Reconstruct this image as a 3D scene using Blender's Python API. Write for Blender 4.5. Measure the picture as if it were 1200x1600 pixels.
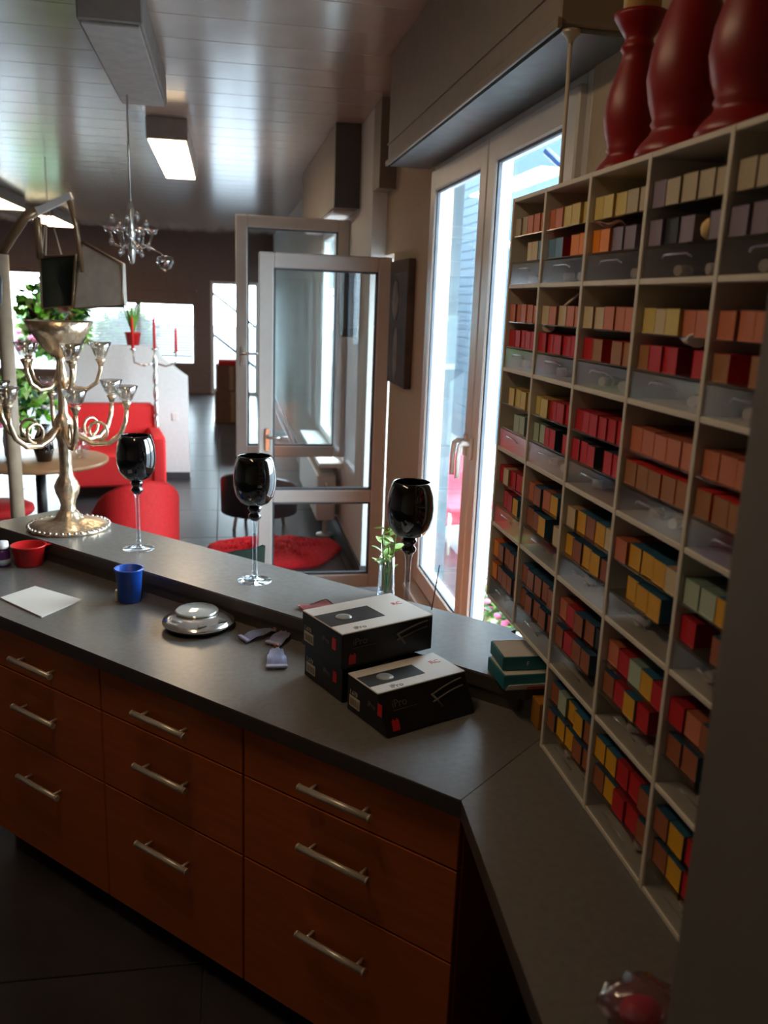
import bpy, bmesh, math, random
from mathutils import Vector, Matrix
random.seed(7)
for _o in list(bpy.data.objects): bpy.data.objects.remove(_o)
SC = bpy.context.scene
COL = SC.collection
PI = math.pi

# ------------------------------------------------------------ camera
FPX = 1344.24                      # focal length in pixels of a 1200 x 1600 frame
PITCH, ROLL, YAW = 0.23828, 0.038391, 0.187189
EYE = Vector((0, 0, 1.84))
_f = Vector((math.cos(PITCH)*math.sin(YAW), math.cos(PITCH)*math.cos(YAW), -math.sin(PITCH)))
_r = Vector((math.cos(YAW), -math.sin(YAW), 0)); _u = _r.cross(_f)
CR = _r*math.cos(ROLL) + _u*math.sin(ROLL)
CU = _u*math.cos(ROLL) - _r*math.sin(ROLL)
cam_d = bpy.data.cameras.new('camera'); cam = bpy.data.objects.new('camera', cam_d); COL.objects.link(cam)
cam_d.sensor_fit = 'VERTICAL'; cam_d.sensor_height = 24.0; cam_d.lens = FPX/1600*24.0
cam_d.clip_start = 0.05; cam_d.clip_end = 200
cam.matrix_world = Matrix(((CR.x, CU.x, -_f.x, EYE.x), (CR.y, CU.y, -_f.y, EYE.y), (CR.z, CU.z, -_f.z, EYE.z), (0, 0, 0, 1)))
cam_d.dof.use_dof = True; cam_d.dof.focus_distance = 2.4; cam_d.dof.aperture_fstop = 2.4
SC.camera = cam

# ------------------------------------------------------------ world: overcast sky
W = bpy.data.worlds.new('overcast_sky'); SC.world = W; W.use_nodes = True
bg = W.node_tree.nodes['Background']
bg.inputs['Color'].default_value = (0.80, 0.91, 1.0, 1); bg.inputs['Strength'].default_value = 20.0
SC.view_settings.view_transform = 'Standard'; SC.view_settings.look = 'None'
SC.view_settings.exposure = 0.35; SC.view_settings.gamma = 1.0; SC.view_settings.use_curve_mapping = False
SC.cycles.max_bounces = 10; SC.cycles.transparent_max_bounces = 24

def portal(name, loc, rot, sx, sy):                 # window portals only guide the sky's light
    d = bpy.data.lights.new(name, 'AREA'); d.shape = 'RECTANGLE'; d.size = sx; d.size_y = sy
    d.cycles.is_portal = True
    o = bpy.data.objects.new(name, d); COL.objects.link(o); o.location = loc; o.rotation_euler = rot
portal('sky_portal_side', (1.10, 3.36, 1.43), (0, PI/2, 0), 2.1, 1.9)
portal('sky_portal_gap', (1.2, 5.43, 1.2), (0, PI/2, 0), 2.4, 0.3)
portal('sky_portal_salon', (1.1, 7.5, 1.5), (0, PI/2, 0), 1.8, 1.8)
portal('sky_portal_end', (-1.9, 17.15, 1.3), (-PI/2, 0, 0), 6.2, 2.3)

# ------------------------------------------------------------ pixel helpers (photo pixel -> direction -> point on a known plane)
def ray(x, y): return CR*((x-600)/FPX) - CU*((y-800)/FPX) + _f
def atz(x, y, z): d = ray(x, y); return EYE + d*((z-EYE.z)/d.z)
def atx(x, y, X): d = ray(x, y); return EYE + d*(X/d.x)
def aty(x, y, Y): d = ray(x, y); return EYE + d*(Y/d.y)

# ------------------------------------------------------------ materials
def srgb(c):
    return tuple(((v/255)/12.92 if v/255 <= .04045 else ((v/255+.055)/1.055)**2.4) for v in c)
MATS = {}
def mat(name, rgb, rough=.5, metal=0., var=.12, scale=14., bump=0., spec=.5, coat=0., stretch=None, emit=None, estr=0.):
    if name in MATS: return MATS[name]
    m = bpy.data.materials.new(name); m.use_nodes = True; nt = m.node_tree; N = nt.nodes; L = nt.links
    b = N['Principled BSDF']; c = srgb(rgb)
    tc = N.new('ShaderNodeTexCoord'); mp = N.new('ShaderNodeMapping'); L.new(tc.outputs['Object'], mp.inputs['Vector'])
    if stretch: mp.inputs['Scale'].default_value = stretch
    nz = N.new('ShaderNodeTexNoise'); nz.inputs['Scale'].default_value = scale; nz.inputs['Detail'].default_value = 4
    L.new(mp.outputs['Vector'], nz.inputs['Vector'])
    rp = N.new('ShaderNodeValToRGB'); rp.color_ramp.elements[0].position = .3; rp.color_ramp.elements[1].position = .7
    rp.color_ramp.elements[0].color = (*[v*(1-var) for v in c], 1); rp.color_ramp.elements[1].color = (*[min(1, v*(1+var)) for v in c], 1)
    L.new(nz.outputs['Fac'], rp.inputs['Fac']); L.new(rp.outputs['Color'], b.inputs['Base Color'])
    b.inputs['Roughness'].default_value = rough; b.inputs['Metallic'].default_value = metal
    b.inputs['Specular IOR Level'].default_value = spec; b.inputs['Coat Weight'].default_value = coat
    if bump:
        bp = N.new('ShaderNodeBump'); bp.inputs['Strength'].default_value = bump; bp.inputs['Distance'].default_value = .004
        L.new(nz.outputs['Fac'], bp.inputs['Height']); L.new(bp.outputs['Normal'], b.inputs['Normal'])
    if emit:
        b.inputs['Emission Color'].default_value = (*srgb(emit), 1); b.inputs['Emission Strength'].default_value = estr
    MATS[name] = m; return m
def glassy(name, tint, gloss=.12, rough=.02, fres=True):
    m = bpy.data.materials.new(name); m.use_nodes = True; nt = m.node_tree; N = nt.nodes; L = nt.links
    N.remove(N['Principled BSDF']); out = N['Material Output']
    t = N.new('ShaderNodeBsdfTransparent'); t.inputs['Color'].default_value = (*tint, 1)
    g = N.new('ShaderNodeBsdfGlossy'); g.inputs['Roughness'].default_value = rough; g.inputs['Color'].default_value = (.95, .97, 1, 1)
    mx = N.new('ShaderNodeMixShader'); lw = N.new('ShaderNodeLayerWeight'); lw.inputs['Blend'].default_value = .5
    pw = N.new('ShaderNodeMath'); pw.operation = 'POWER'; pw.inputs[1].default_value = 5.0; L.new(lw.outputs['Facing'], pw.inputs[0])   # Schlick reflection of a thin sheet
    sc = N.new('ShaderNodeMath'); sc.operation = 'MULTIPLY_ADD'; sc.inputs[1].default_value = .9; sc.inputs[2].default_value = .03; L.new(pw.outputs[0], sc.inputs[0])
    nz = N.new('ShaderNodeTexNoise'); nz.inputs['Scale'].default_value = 3.0
    ma = N.new('ShaderNodeMath'); ma.operation = 'MULTIPLY_ADD'; ma.inputs[1].default_value = gloss*.4
    L.new(nz.outputs['Fac'], ma.inputs[0]); L.new(sc.outputs[0], ma.inputs[2])
    L.new(ma.outputs[0], mx.inputs['Fac']); L.new(t.outputs[0], mx.inputs[1]); L.new(g.outputs[0], mx.inputs[2])
    L.new(mx.outputs[0], out.inputs['Surface']); MATS[name] = m; return m

wood_front = mat('cherry_wood_laminate', (190, 96, 40), .42, var=.10, scale=6, stretch=(1, 1, 9))
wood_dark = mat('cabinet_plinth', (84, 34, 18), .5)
worktop_m = mat('dark_grey_worktop', (106, 102, 99), .27, var=.08, scale=60, spec=.8)
worktop_edge = mat('worktop_edge', (70, 62, 58), .45, var=.08, scale=40)
steel = mat('brushed_steel', (208, 198, 182), .35, .45, var=.06, scale=40)
chrome = mat('polished_silver', (228, 226, 222), .16, .85, var=.04)
goldm = mat('worn_silver_gilt', (236, 208, 176), .28, .9, var=.22, scale=45, bump=.8)
plaster = mat('beige_plaster', (190, 170, 142), .85, var=.05, bump=.1, scale=30)
plaster_w = mat('white_plaster', (214, 214, 212), .8, var=.04, bump=.1, scale=30)
mauve = mat('mauve_brown_wall', (126, 104, 98), .8, var=.06)
ceil_m = mat('lacquered_ceiling_panel', (190, 166, 150), .18, var=.06, scale=4, spec=.9)
ceil_gap = mat('ceiling_gap', (70, 62, 58), .8)
tile_m = mat('dark_slate_floor_tile', (58, 56, 58), .28, var=.2, scale=5)
grout = mat('floor_grout', (48, 46, 46), .8)
pvc = mat('white_window_frame', (214, 208, 202), .35, var=.03)
pvc_grey = mat('grey_gasket', (92, 98, 106), .6)
box_paint = mat('shutter_box_paint', (150, 136, 120), .6, var=.05)
box_shaded = mat('shutter_box_end_shaded', (86, 80, 78), .6, var=.05)  # casing paint darkened: the end face's shade is put into the colour
shelf_m = mat('white_shelf_board', (214, 204, 188), .5, var=.05)
shelf_back_shaded = mat('shaded_shelf_back_board', (122, 94, 74), .6, var=.06)  # shade inside the pigeonholes is put into this darker brown
acryl = glassy('clear_acrylic', (.86, .86, .86), .25, .12)
pane = glassy('window_glass', (.90, .95, .96), .05, .01)
crystal = glassy('cut_crystal', (.86, .84, .80), 1.1, .06)
clearglass = glassy('clear_stem_glass', (.86, .89, .90), .5, .03)
blackglass = mat('black_glass', (8, 8, 10), .06, var=.0, spec=.7, coat=.5)
red_fab = mat('red_upholstery', (196, 22, 24), .75, var=.1, bump=.2, scale=60)
red_fur = mat('red_shaggy_fur', (214, 18, 34), .95, var=.25, bump=.8, scale=50)
blackl = mat('black_leather', (18, 17, 20), .4, var=.1)
red_lac = mat('deep_red_satin_paint', (140, 14, 12), .38, var=.1, scale=8)
cream = mat('cream_wax', (222, 190, 120), .6, var=.05)
concrete = mat('grey_panel', (112, 106, 98), .6, var=.04)

# ------------------------------------------------------------ mesh helpers
def NB(): return bmesh.new()
def _xf(bm, vs, loc=(0,0,0), rot=None, sc=None):
    M = Matrix.Translation(loc)
    if rot is not None: M = M @ Matrix.Rotation(rot[2], 4, 'Z') @ Matrix.Rotation(rot[1], 4, 'Y') @ Matrix.Rotation(rot[0], 4, 'X')
    if sc is not None: M = M @ Matrix.Diagonal((*sc, 1))
    bmesh.ops.transform(bm, matrix=M, verts=vs)
def box(bm, x0, x1, y0, y1, z0, z1, bev=.0, mi=0, seg=1):
    r = bmesh.ops.create_cube(bm, size=1.0); vs = r['verts']
    for v in vs: v.co = Vector(((x0+x1)/2+v.co.x*(x1-x0), (y0+y1)/2+v.co.y*(y1-y0), (z0+z1)/2+v.co.z*(z1-z0)))
    fs = {f for v in vs for f in v.link_faces}
    for f in fs: f.material_index = mi
    if bev:
        es = list({e for v in vs for e in v.link_edges})
        bmesh.ops.bevel(bm, geom=es, offset=bev, segments=seg, profile=.7, affect='EDGES')
    return bm
def prism(bm, pts, z0, z1, mi=0):
    lo = [bm.verts.new((p[0], p[1], z0)) for p in pts]; hi = [bm.verts.new((p[0], p[1], z1)) for p in pts]
    n = len(pts); fs = [bm.faces.new(list(reversed(lo))), bm.faces.new(hi)]
    for i in range(n): fs.append(bm.faces.new((lo[i], lo[(i+1) % n], hi[(i+1) % n], hi[i])))
    for f in fs: f.material_index = mi
    bmesh.ops.recalc_face_normals(bm, faces=fs); return bm
def lathe(bm, prof, seg=24, loc=(0,0,0), mi=0, flute=0, famp=0.):
    rings = []
    for (r, z) in prof:
        if r < 1e-5: rings.append([bm.verts.new((loc[0], loc[1], loc[2]+z))])
        else:
            rings.append([bm.verts.new((loc[0]+r*(1+famp*math.cos(flute*2*PI*i/seg))*math.cos(2*PI*i/seg), loc[1]+r*(1+famp*math.cos(flute*2*PI*i/seg))*math.sin(2*PI*i/seg), loc[2]+z)) for i in range(seg)])
    for a, b in zip(rings, rings[1:]):
        for i in range(seg):
            j = (i+1) % seg
            if len(a) == 1 and len(b) == 1: continue
            if len(a) == 1: f = bm.faces.new((a[0], b[j], b[i]))
            elif len(b) == 1: f = bm.faces.new((a[i], a[j], b[0]))
            else: f = bm.faces.new((a[i], a[j], b[j], b[i]))
            f.smooth = True; f.material_index = mi
    return bm
def tube(bm, pts, rad, seg=8, mi=0, cap=True):
    pts = [Vector(p) for p in pts]; n = len(pts); rings = []
    rads = rad if isinstance(rad, (list, tuple)) else [rad]*n
    up = Vector((0, 0, 1)); prev = None
    for i, p in enumerate(pts):
        t = (pts[min(i+1, n-1)]-pts[max(i-1, 0)]).normalized()
        a = prev if prev is not None else (up if abs(t.z) < .9 else Vector((1, 0, 0)))
        x = (a - t*a.dot(t)).normalized(); y = t.cross(x); prev = x
        rings.append([bm.verts.new(p + (x*math.cos(2*PI*k/seg)+y*math.sin(2*PI*k/seg))*rads[i]) for k in range(seg)])
    fs = []
    for a, b in zip(rings, rings[1:]):
        for k in range(seg):
            f = bm.faces.new((a[k], a[(k+1) % seg], b[(k+1) % seg], b[k])); f.smooth = True; fs.append(f)
    if cap: fs += [bm.faces.new(list(reversed(rings[0]))), bm.faces.new(rings[-1])]
    for f in fs: f.material_index = mi
    return bm
def blob(bm, loc, sc, rot=None, sub=2, mi=0):
    r = bmesh.ops.create_icosphere(bm, subdivisions=sub, radius=1.0); _xf(bm, r['verts'], loc, rot, sc)
    for f in {f for v in r['verts'] for f in v.link_faces}: f.smooth = True; f.material_index = mi
    return bm
def mesh(name, bm, *ms):
    bmesh.ops.recalc_face_normals(bm, faces=bm.faces[:]) if False else None
    me = bpy.data.meshes.new(name); bm.to_mesh(me); bm.free()
    for m in ms: me.materials.append(m)
    return me
def obj(name, bm, m, parent=None, loc=None, rot=None, label=None):
    me = mesh(name, bm, *(m if isinstance(m, (list, tuple)) else [m])) if isinstance(bm, bmesh.types.BMesh) else bm
    o = bpy.data.objects.new(name, me); COL.objects.link(o)
    if parent: o.parent = parent
    if loc is not None: o.location = loc
    if rot is not None: o.rotation_euler = rot
    if label: o['label'] = label
    return o
def tag(o, label, cat, group=None, kind=None):
    o['label'] = label; o['category'] = cat
    if group: o['group'] = group
    if kind: o['kind'] = kind
    return o
def thing(name, label, cat, loc=(0,0,0), rz=0., group=None, rot=None):
    o = bpy.data.objects.new(name, None); COL.objects.link(o); o.empty_display_size = .05
    o.location = loc; o.rotation_euler = rot if rot else (0, 0, rz)
    return tag(o, label, cat, group)
def struct(name, bm, m, parent=None, label=None):
    o = obj(name, bm, m, parent)
    if not parent:
        o['kind'] = 'structure'
        if label: o['label'] = label
    return o
def sroot(name, label, loc=(0,0,0)):
    o = bpy.data.objects.new(name, None); COL.objects.link(o); o['kind'] = 'structure'; o['label'] = label; o.location = loc; return o
def copy_tree(o, parent=None):
    c = o.copy(); COL.objects.link(c); c.parent = parent
    for ch in list(o.children): copy_tree(ch, c)
    return c
def text(name, s, size, m, parent, loc, rot, align='LEFT'):
    cu = bpy.data.curves.new('tmp', 'FONT'); cu.body = s; cu.size = size; cu.extrude = .0003; cu.align_x = align
    to = bpy.data.objects.new('tmp', cu); COL.objects.link(to)
    dg = bpy.context.evaluated_depsgraph_get(); me = bpy.data.meshes.new_from_object(to.evaluated_get(dg))
    bpy.data.objects.remove(to); bpy.data.curves.remove(cu)
    me.materials.clear(); me.materials.append(m)
    return obj(name, me, m, parent, loc, rot)

S2 = math.sqrt(.5)
def NA(n, a): return (n*S2 - a*S2, n*S2 + a*S2)        # counter coordinates: n = distance along its normal, a = along it
ZW, ZB, ZC = .862, .94, 2.99
XL, XR, Y0, Y1 = -5.5, 1.0, -1.5, 17.0                 # room shell

# ============================================================ SETTING
fl = sroot('floor', 'dark slate tiled floor running through the whole salon')
b = NB(); box(b, XL-.2, 1.3, Y0-.2, Y1+.2, -.10, -.006); obj('floor_slab', b, grout, fl)
TS = .905; b = NB(); box(b, .003, TS-.003, .003, TS-.003, -.03, 0, .002); tme = mesh('floor_tile', b, tile_m)
for i in range(8):
    for j in range(21):
        x = XL + i*TS
        if x + TS > 1.8: continue
        obj('floor_tile', tme, None, fl, (x, Y0 + j*TS, 0))
ce = sroot('ceiling', 'glossy grey-brown ceiling of long lacquered panels')
b = NB(); box(b, XL-.2, 1.3, Y0-.2, Y1+.2, ZC+.004, ZC+.15); obj('ceiling_slab', b, ceil_gap, ce)
PW = .355; b = NB(); box(b, XL, 1.0, .002, PW-.002, -.0, .012, .002); cme = mesh('ceiling_panel', b, ceil_m)
for j in range(53): obj('ceiling_panel', cme, None, ce, (0, Y0 + j*PW-.06, ZC))

# right wall, near part, with a wide window opening (Y 2.43-4.30, z .39-2.49)
WY0, WY1, WZ0, WZ1 = 2.43, 4.30, .39, 2.49
b = NB(); box(b, 1.0, 1.10, Y0, WY0, 0, ZC); box(b, 1.0, 1.10, WY1, 5.27, 0, ZC); box(b, 1.0, 1.10, WY0, WY1, 0, WZ0); box(b, 1.0, 1.10, WY0, WY1, WZ1, ZC)
box(b, 1.0, 1.30, 5.27, 5.56, 2.13, ZC)
wr = struct('wall_right', b, plaster, label='beige plaster wall holding the wide white window')
b = NB(); box(b, 1.101, 1.30, 4.85, 5.27, 0, ZC); struct('wall_added_sky_block', b, mat('grey_blue_render', (84, 98, 108), .9), label='added blue-grey block outside, keeping sky light off the door pier')  # added block that shields the pier by the door from the sky
# far part of the right wall steps inwards and holds the salon window (Y 6.62-8.4)
b = NB(); box(b, .906, 1.28, 5.56, 6.62, 0, ZC); box(b, .906, 1.28, 8.4, Y1, 0, ZC); box(b, .906, 1.28, 6.62, 8.4, 0, .60); box(b, .906, 1.28, 6.62, 8.4, 2.44, ZC)
struct('wall_right_salon', b, plaster_w, label='pale wall with pier beyond the open glazed door')
b = NB(); box(b, .892, .906, 5.548, Y1, 0, .09, .003); box(b, .892, 1.1, 5.546, 5.56, 0, .09, .003)
struct('baseboard_right', b, mat('dark_baseboard', (58, 58, 62), .5), label='dark skirting along the pier and salon wall')
# end wall with garden window, shuttered window and glass door
EW = [(-5.0, -2.8, .35, 2.2), (-2.62, -.52, .52, 1.92), (-.26, .64, 0, 2.12)]
b = NB(); xs = [XL] + [v for w in EW for v in w[:2]] + [1.3]
for i in range(0, len(xs), 2): box(b, xs[i], xs[i+1], Y1, Y1+.25, 0, ZC)
for w in EW:
    box(b, w[0], w[1], Y1, Y1+.25, w[3], ZC)
    if w[2] > 0: box(b, w[0], w[1], Y1, Y1+.25, 0, w[2])
struct('wall_back', b, mauve, label='mauve brown end wall far behind the half wall')
b = NB(); box(b, XL-.2, XL, Y0-.2, Y1+.2, 0, ZC); struct('wall_left', b, mauve, label='left wall of the salon')
b = NB(); box(b, XL, 1.3, Y0-.25, Y0, 0, ZC); struct('wall_front', b, plaster, label='wall behind the photographer')

def frame_bm(y0, y1, z0, z1, w, x0, x1, bev=.006):
    b = NB(); box(b, x0, x1, y0, y0+w, z0, z1, bev); box(b, x0, x1, y1-w, y1, z0, z1, bev)
    box(b, x0, x1, y0+w*.9, y1-w*.9, z0, z0+w, bev); box(b, x0, x1, y0+w*.9, y1-w*.9, z1-w, z1, bev); return b
# window_1: two sashes beside the counter
w1 = sroot('window_1', 'wide white two-sash window beside the counter')
obj('window_frame', frame_bm(WY0, WY1, WZ0, WZ1, .05, 1.0, 1.07), pvc, w1)
for (a, c, hside) in ((2.47, 3.32, 1), (3.33, 4.26, 0)):
    sh = obj('sash', frame_bm(a, c, WZ0+.035, WZ1-.035, .095, .975, 1.045), pvc, w1)
    obj('gasket', frame_bm(a+.09, c-.09, WZ0+.125, WZ1-.125, .014, .985, 1.0, .002), pvc_grey, sh)
    b = NB(); box(b, 1.008, 1.016, a+.09, c-.09, WZ0+.12, WZ1-.12); obj('pane', b, pane, sh)
for hy in (3.30, 3.385):
    b = NB(); box(b, .962, .977, hy-.014, hy+.014, 1.24, 1.33, .004)
    tube(b, [(.975, hy, 1.30), (.935, hy, 1.305), (.925, hy+.005, 1.295), (.922, hy+.01, 1.25), (.922, hy+.01, 1.16)], .011, 10)
    obj('window_handle', b, pvc, w1)
b = NB(); box(b, .93, 1.0, WY0, WY1, WZ0-.03, WZ0, .005); obj('window_sill', b, pvc, w1)
# window_2: salon window with bright frame, sill
w2 = sroot('window_2', 'salon window opening whose sash stands open')
obj('window_frame', frame_bm(6.62, 8.4, .60, 2.44, .07, .91, .99), pvc, w2)
b = NB(); box(b, .915, .985, 7.47, 7.55, .66, 2.40, .006); obj('mullion', b, pvc, w2)
b = NB(); box(b, .945, .953, 7.55, 8.34, .66, 2.38); obj('pane', b, pane, w2)
b = NB(); box(b, .72, .91, 6.62, 8.4, .56, .60, .006); obj('window_sill', b, pvc, w2)
# glass of the end wall
def yframe(x0, x1, z0, z1, w, y0, y1):
    b = NB(); box(b, x0, x0+w, y0, y1, z0, z1, .005); box(b, x1-w, x1, y0, y1, z0, z1, .005)
    box(b, x0+w*.9, x1-w*.9, y0, y1, z0, z0+w, .005); box(b, x0+w*.9, x1-w*.9, y0, y1, z1-w, z1, .005); return b
w3 = sroot('window_3', 'far window with white slatted blind on the end wall')
obj('window_frame', yframe(-2.62, -.52, .52, 1.92, .07, Y1-.01, Y1+.08), mauve, w3)
b = NB(); box(b, -1.62, -1.54, Y1-.012, Y1+.07, .55, 1.9); obj('mullion', b, mauve, w3)
b = NB(); box(b, -2.56, -.58, Y1+.05, Y1+.056, .58, 1.86); obj('pane', b, pane, w3)
b = NB(); box(b, -2.55, -.6, -.002, .003, -.022, .022); b2m = mat('white_blind_slat', (232, 236, 240), .6, var=.02); sme = mesh('blind_slat', b, b2m)
for k in range(19): obj('blind_slat', sme, None, w3, (0, Y1-.03, 1.62-.05*k), (.5, 0, 0))
b = NB(); box(b, -2.56, -.58, Y1-.045, Y1-.005, 1.66, 1.90, .004); obj('blind_box', b, mauve, w3)
w4 = sroot('window_4', 'garden window on the end wall with greenery behind')
obj('window_frame', yframe(-5.0, -2.8, .35, 2.2, .07, Y1-.01, Y1+.08), mauve, w4)
b = NB(); box(b, -3.95, -3.88, Y1-.01, Y1+.07, .4, 2.15); obj('mullion', b, mauve, w4)
b = NB(); box(b, -4.94, -2.86, Y1+.05, Y1+.056, .41, 2.14); obj('pane', b, pane, w4)
d1 = sroot('door_1', 'bright glass exit door in the end wall')
obj('door_frame', yframe(-.26, .64, 0, 2.12, .06, Y1-.01, Y1+.08), pvc, d1)
b = NB(); box(b, -.2, .58, Y1+.03, Y1+.036, .06, 2.06); obj('pane', b, pane, d1)

# ============================================================ OUTSIDE
b = NB(); box(b, 1.28, 60, -30, 60, -.12, -.05); box(b, -60, 1.28, Y1+.25, 60, -.12, -.05)
struct('ground', b, mat('pale_paving', (104, 106, 110), .9), label='pale paving outside the windows')
b = NB(); box(b, 3.4, 6.0, 11.6, 20.0, -.05, 7.5)
for k in range(60): box(b, 3.385, 3.4, 11.6, 20, .2+k*.12, .31+k*.12, .0)
o = tag(obj('neighbour_house', b, mat('blue_grey_render', (58, 76, 90), .9, var=.06)), 'pale blue-grey clad house seen through the left sash', 'building')
t = thing('awning', 'grey awning above the window outside with blue arm', 'awning', (0, 0, 0))
b = NB(); box(b, 1.12, 1.48, 1.0, 4.9, 2.66, 2.72, .01); obj('canopy', b, mat('awning_cloth', (140, 150, 156), .8), t)
p, q = atx(855, 238, 1.46), atx(912, 292, 1.46)
b = NB(); tube(b, [p, q, q+(q-p)*1.2], .02, 8); obj('awning_arm', b, mat('blue_paint', (40, 90, 170), .5), t)
t = thing('garden_chair', 'red folded garden chair outside the left sash', 'chair', (1.75, 6.55, -.05), .3)
rg = mat('faded_red_cloth', (196, 60, 76), .8)
b = NB(); box(b, -.25, .25, -.02, .02, .15, .75, .02); obj('backrest', b, rg, t)
b = NB(); box(b, -.25, .25, -.45, -.02, .38, .42, .01); obj('seat', b, rg, t)
for sx in (-.23, .23):
    for yy in (-.42, 0): b = NB(); tube(b, [(sx, yy, 0), (sx, yy, .4)], .012); obj('leg', b, steel, t)
# leaf clusters
def leaf_cloud(bm, c, sc, n, size, mi=(0,), sh=.6):
    for _ in range(n):
        d = Vector((random.gauss(0, 1), random.gauss(0, 1), random.gauss(0, 1))).normalized()*(random.random()**.4)
        p = Vector((c[0]+d.x*sc[0], c[1]+d.y*sc[1], c[2]+d.z*sc[2])); s = size*random.uniform(.6, 1.3)
        ax = Vector((random.gauss(0, 1), random.gauss(0, 1), random.gauss(0, .6)-.3)).normalized(); sd = ax.cross(Vector((random.gauss(0, 1), random.gauss(0, 1), random.gauss(0, 1)))).normalized()
        nn = ax.cross(sd)
        v = [bm.verts.new(p), bm.verts.new(p+ax*s*.5+sd*s*.28+nn*s*.06), bm.verts.new(p+ax*s), bm.verts.new(p+ax*s*.5-sd*s*.28+nn*s*.06)]
        k = random.choice(mi)
        for tri in ((0, 1, 2), (0, 2, 3)): f = bm.faces.new([v[i] for i in tri]); f.material_index = k
g1 = mat('fresh_leaf_green', (96, 150, 50), .5, var=.3); g2 = mat('deep_leaf_green', (38, 84, 40), .5, var=.3); g3 = mat('pale_leaf_green', (168, 196, 110), .5, var=.2)
pinkm = mat('pink_petal', (226, 110, 160), .6); whitep = mat('white_petal', (230, 226, 228), .6)
t = thing('flower_planter', 'planter of pink flowers outside below the shelf end', 'planter', (1.42, 3.75, -.05))
b = NB(); box(b, -.12, .12, -.7, .7, .0, .28, .01); obj('trough', b, mat('terracotta', (150, 90, 66), .8), t)
b = NB(); leaf_cloud(b, (0, 0, .38), (.13, .68, .14), 700, .07, (0, 0, 1)); o = obj('foliage', b, [g1, g2], t); o['kind'] = 'stuff'
b = NB(); 
for _ in range(120): blob(b, (random.uniform(-.14, .1), random.uniform(-.68, .68), random.uniform(.36, .54)), (.022, .022, .015), sub=1, mi=random.choice((0, 0, 1)))
o = obj('blossom', b, [pinkm, whitep], t); o['kind'] = 'stuff'
for i, (bx_, by_, bz_, r) in enumerate(((-4.95, 18.6, 1.0, .62), (-3.4, 18.9, 1.2, .66), (-2.05, 19.4, .9, .62))):
    t = thing('garden_bush', ['leafy bush at the left of the garden window', 'tall bright green bush in the middle of the garden window', 'low bush at the right of the garden window'][i], 'bush', (bx_, by_, -.05), 0, 'garden bushes')
    b = NB(); leaf_cloud(b, (0, 0, bz_), (r, .5, r), 1800, .22, (0, 0, 1, 2)); o = obj('foliage', b, [g1, g2, g3], t); o['kind'] = 'stuff'
    b = NB(); tube(b, [(0, 0, 0), (.03, 0, bz_*.6), (0, .03, bz_)], [.06, .05, .03]); obj('trunk', b, wood_dark, t)
    b = NB()
    for _ in range(26): blob(b, (random.uniform(-r, r), -.5+random.uniform(-.1, .1), bz_-r*random.uniform(.1, .8)), (.07, .05, .06), sub=1)
    o = obj('blossom', b, pinkm, t); o['kind'] = 'stuff'
t = thing('stair_railing', 'dark sloping handrail outside the exit door', 'railing', (0, 17.9, 0))
b = NB(); tube(b, [(-.35, 0, 2.0), (.9, 0, 1.05)], .03); obj('handrail', b, blackl, t)
b = NB(); tube(b, [(-.35, 0, 1.2), (.9, 0, .25)], .03); obj('handrail', b, blackl, t)
for px in (-.3, .3, .85): b = NB(); tube(b, [(px, 0, -.05), (px, 0, 1.97-.76*(px+.35))], .02); obj('post', b, blackl, t)

# ============================================================ SHUTTER BOXES, DOOR LEAVES
t = thing('shutter_box', 'long beige roller shutter box above the near window', 'shutter box', (0, 0, 0))
b = NB(); box(b, .79, .999, 2.16, 4.42, 2.50, ZC-.002, .004); obj('casing', b, box_paint, t)
b = NB(); box(b, .778, .792, 2.15, 4.43, 2.49, 2.515, .003); box(b, .784, .792, 2.15, 4.43, 2.585, 2.592, .001); obj('trim_strip', b, box_paint, t)
b = NB(); box(b, .80, .998, 2.17, 4.41, 2.488, 2.50); obj('soffit', b, mat('blue_grey_soffit', (120, 126, 128), .5), t)
p = atz(893, 47, 2.487)
t = thing('shutter_crank', 'thin beige crank rod hanging from the shutter box', 'crank rod', (p.x, p.y, 2.487))
b = NB(); lathe(b, [(0, 0), (.022, 0), (.022, -.008), (.012, -.016), (.006, -.03), (0, -.03)], 14); obj('mount', b, steel, t)
b = NB(); tube(b, [(0, 0, -.02), (.004, .004, -.25), (.006, .005, -.375)], .0055, 8); obj('rod', b, shelf_m, t)
t = thing('shutter_box', 'grey shutter box with shade-coloured end above the salon window', 'shutter box', (0, 0, 0))
b = NB(); box(b, .735, .904, 6.12, 8.7, 2.46, ZC-.002, .004); obj('casing', b, box_paint, t)
b = NB(); box(b, .733, .904, 6.10, 6.122, 2.455, ZC-.002, .002); obj('end_cap', b, box_shaded, t)
b = NB(); box(b, .75, .9, 6.3, 8.5, 2.44, 2.458, .002); obj('soffit', b, pvc, t)
t = thing('shutter_box', 'small grey box above the door gap beside the pier', 'shutter box', (0, 0, 0))
b = NB(); box(b, .90, .998, 5.30, 5.55, 2.50, ZC-.002, .004); obj('casing', b, box_paint, t)
b = NB(); box(b, .898, .998, 5.285, 5.302, 2.495, ZC-.002, .002); obj('end_cap', b, concrete, t)

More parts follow.
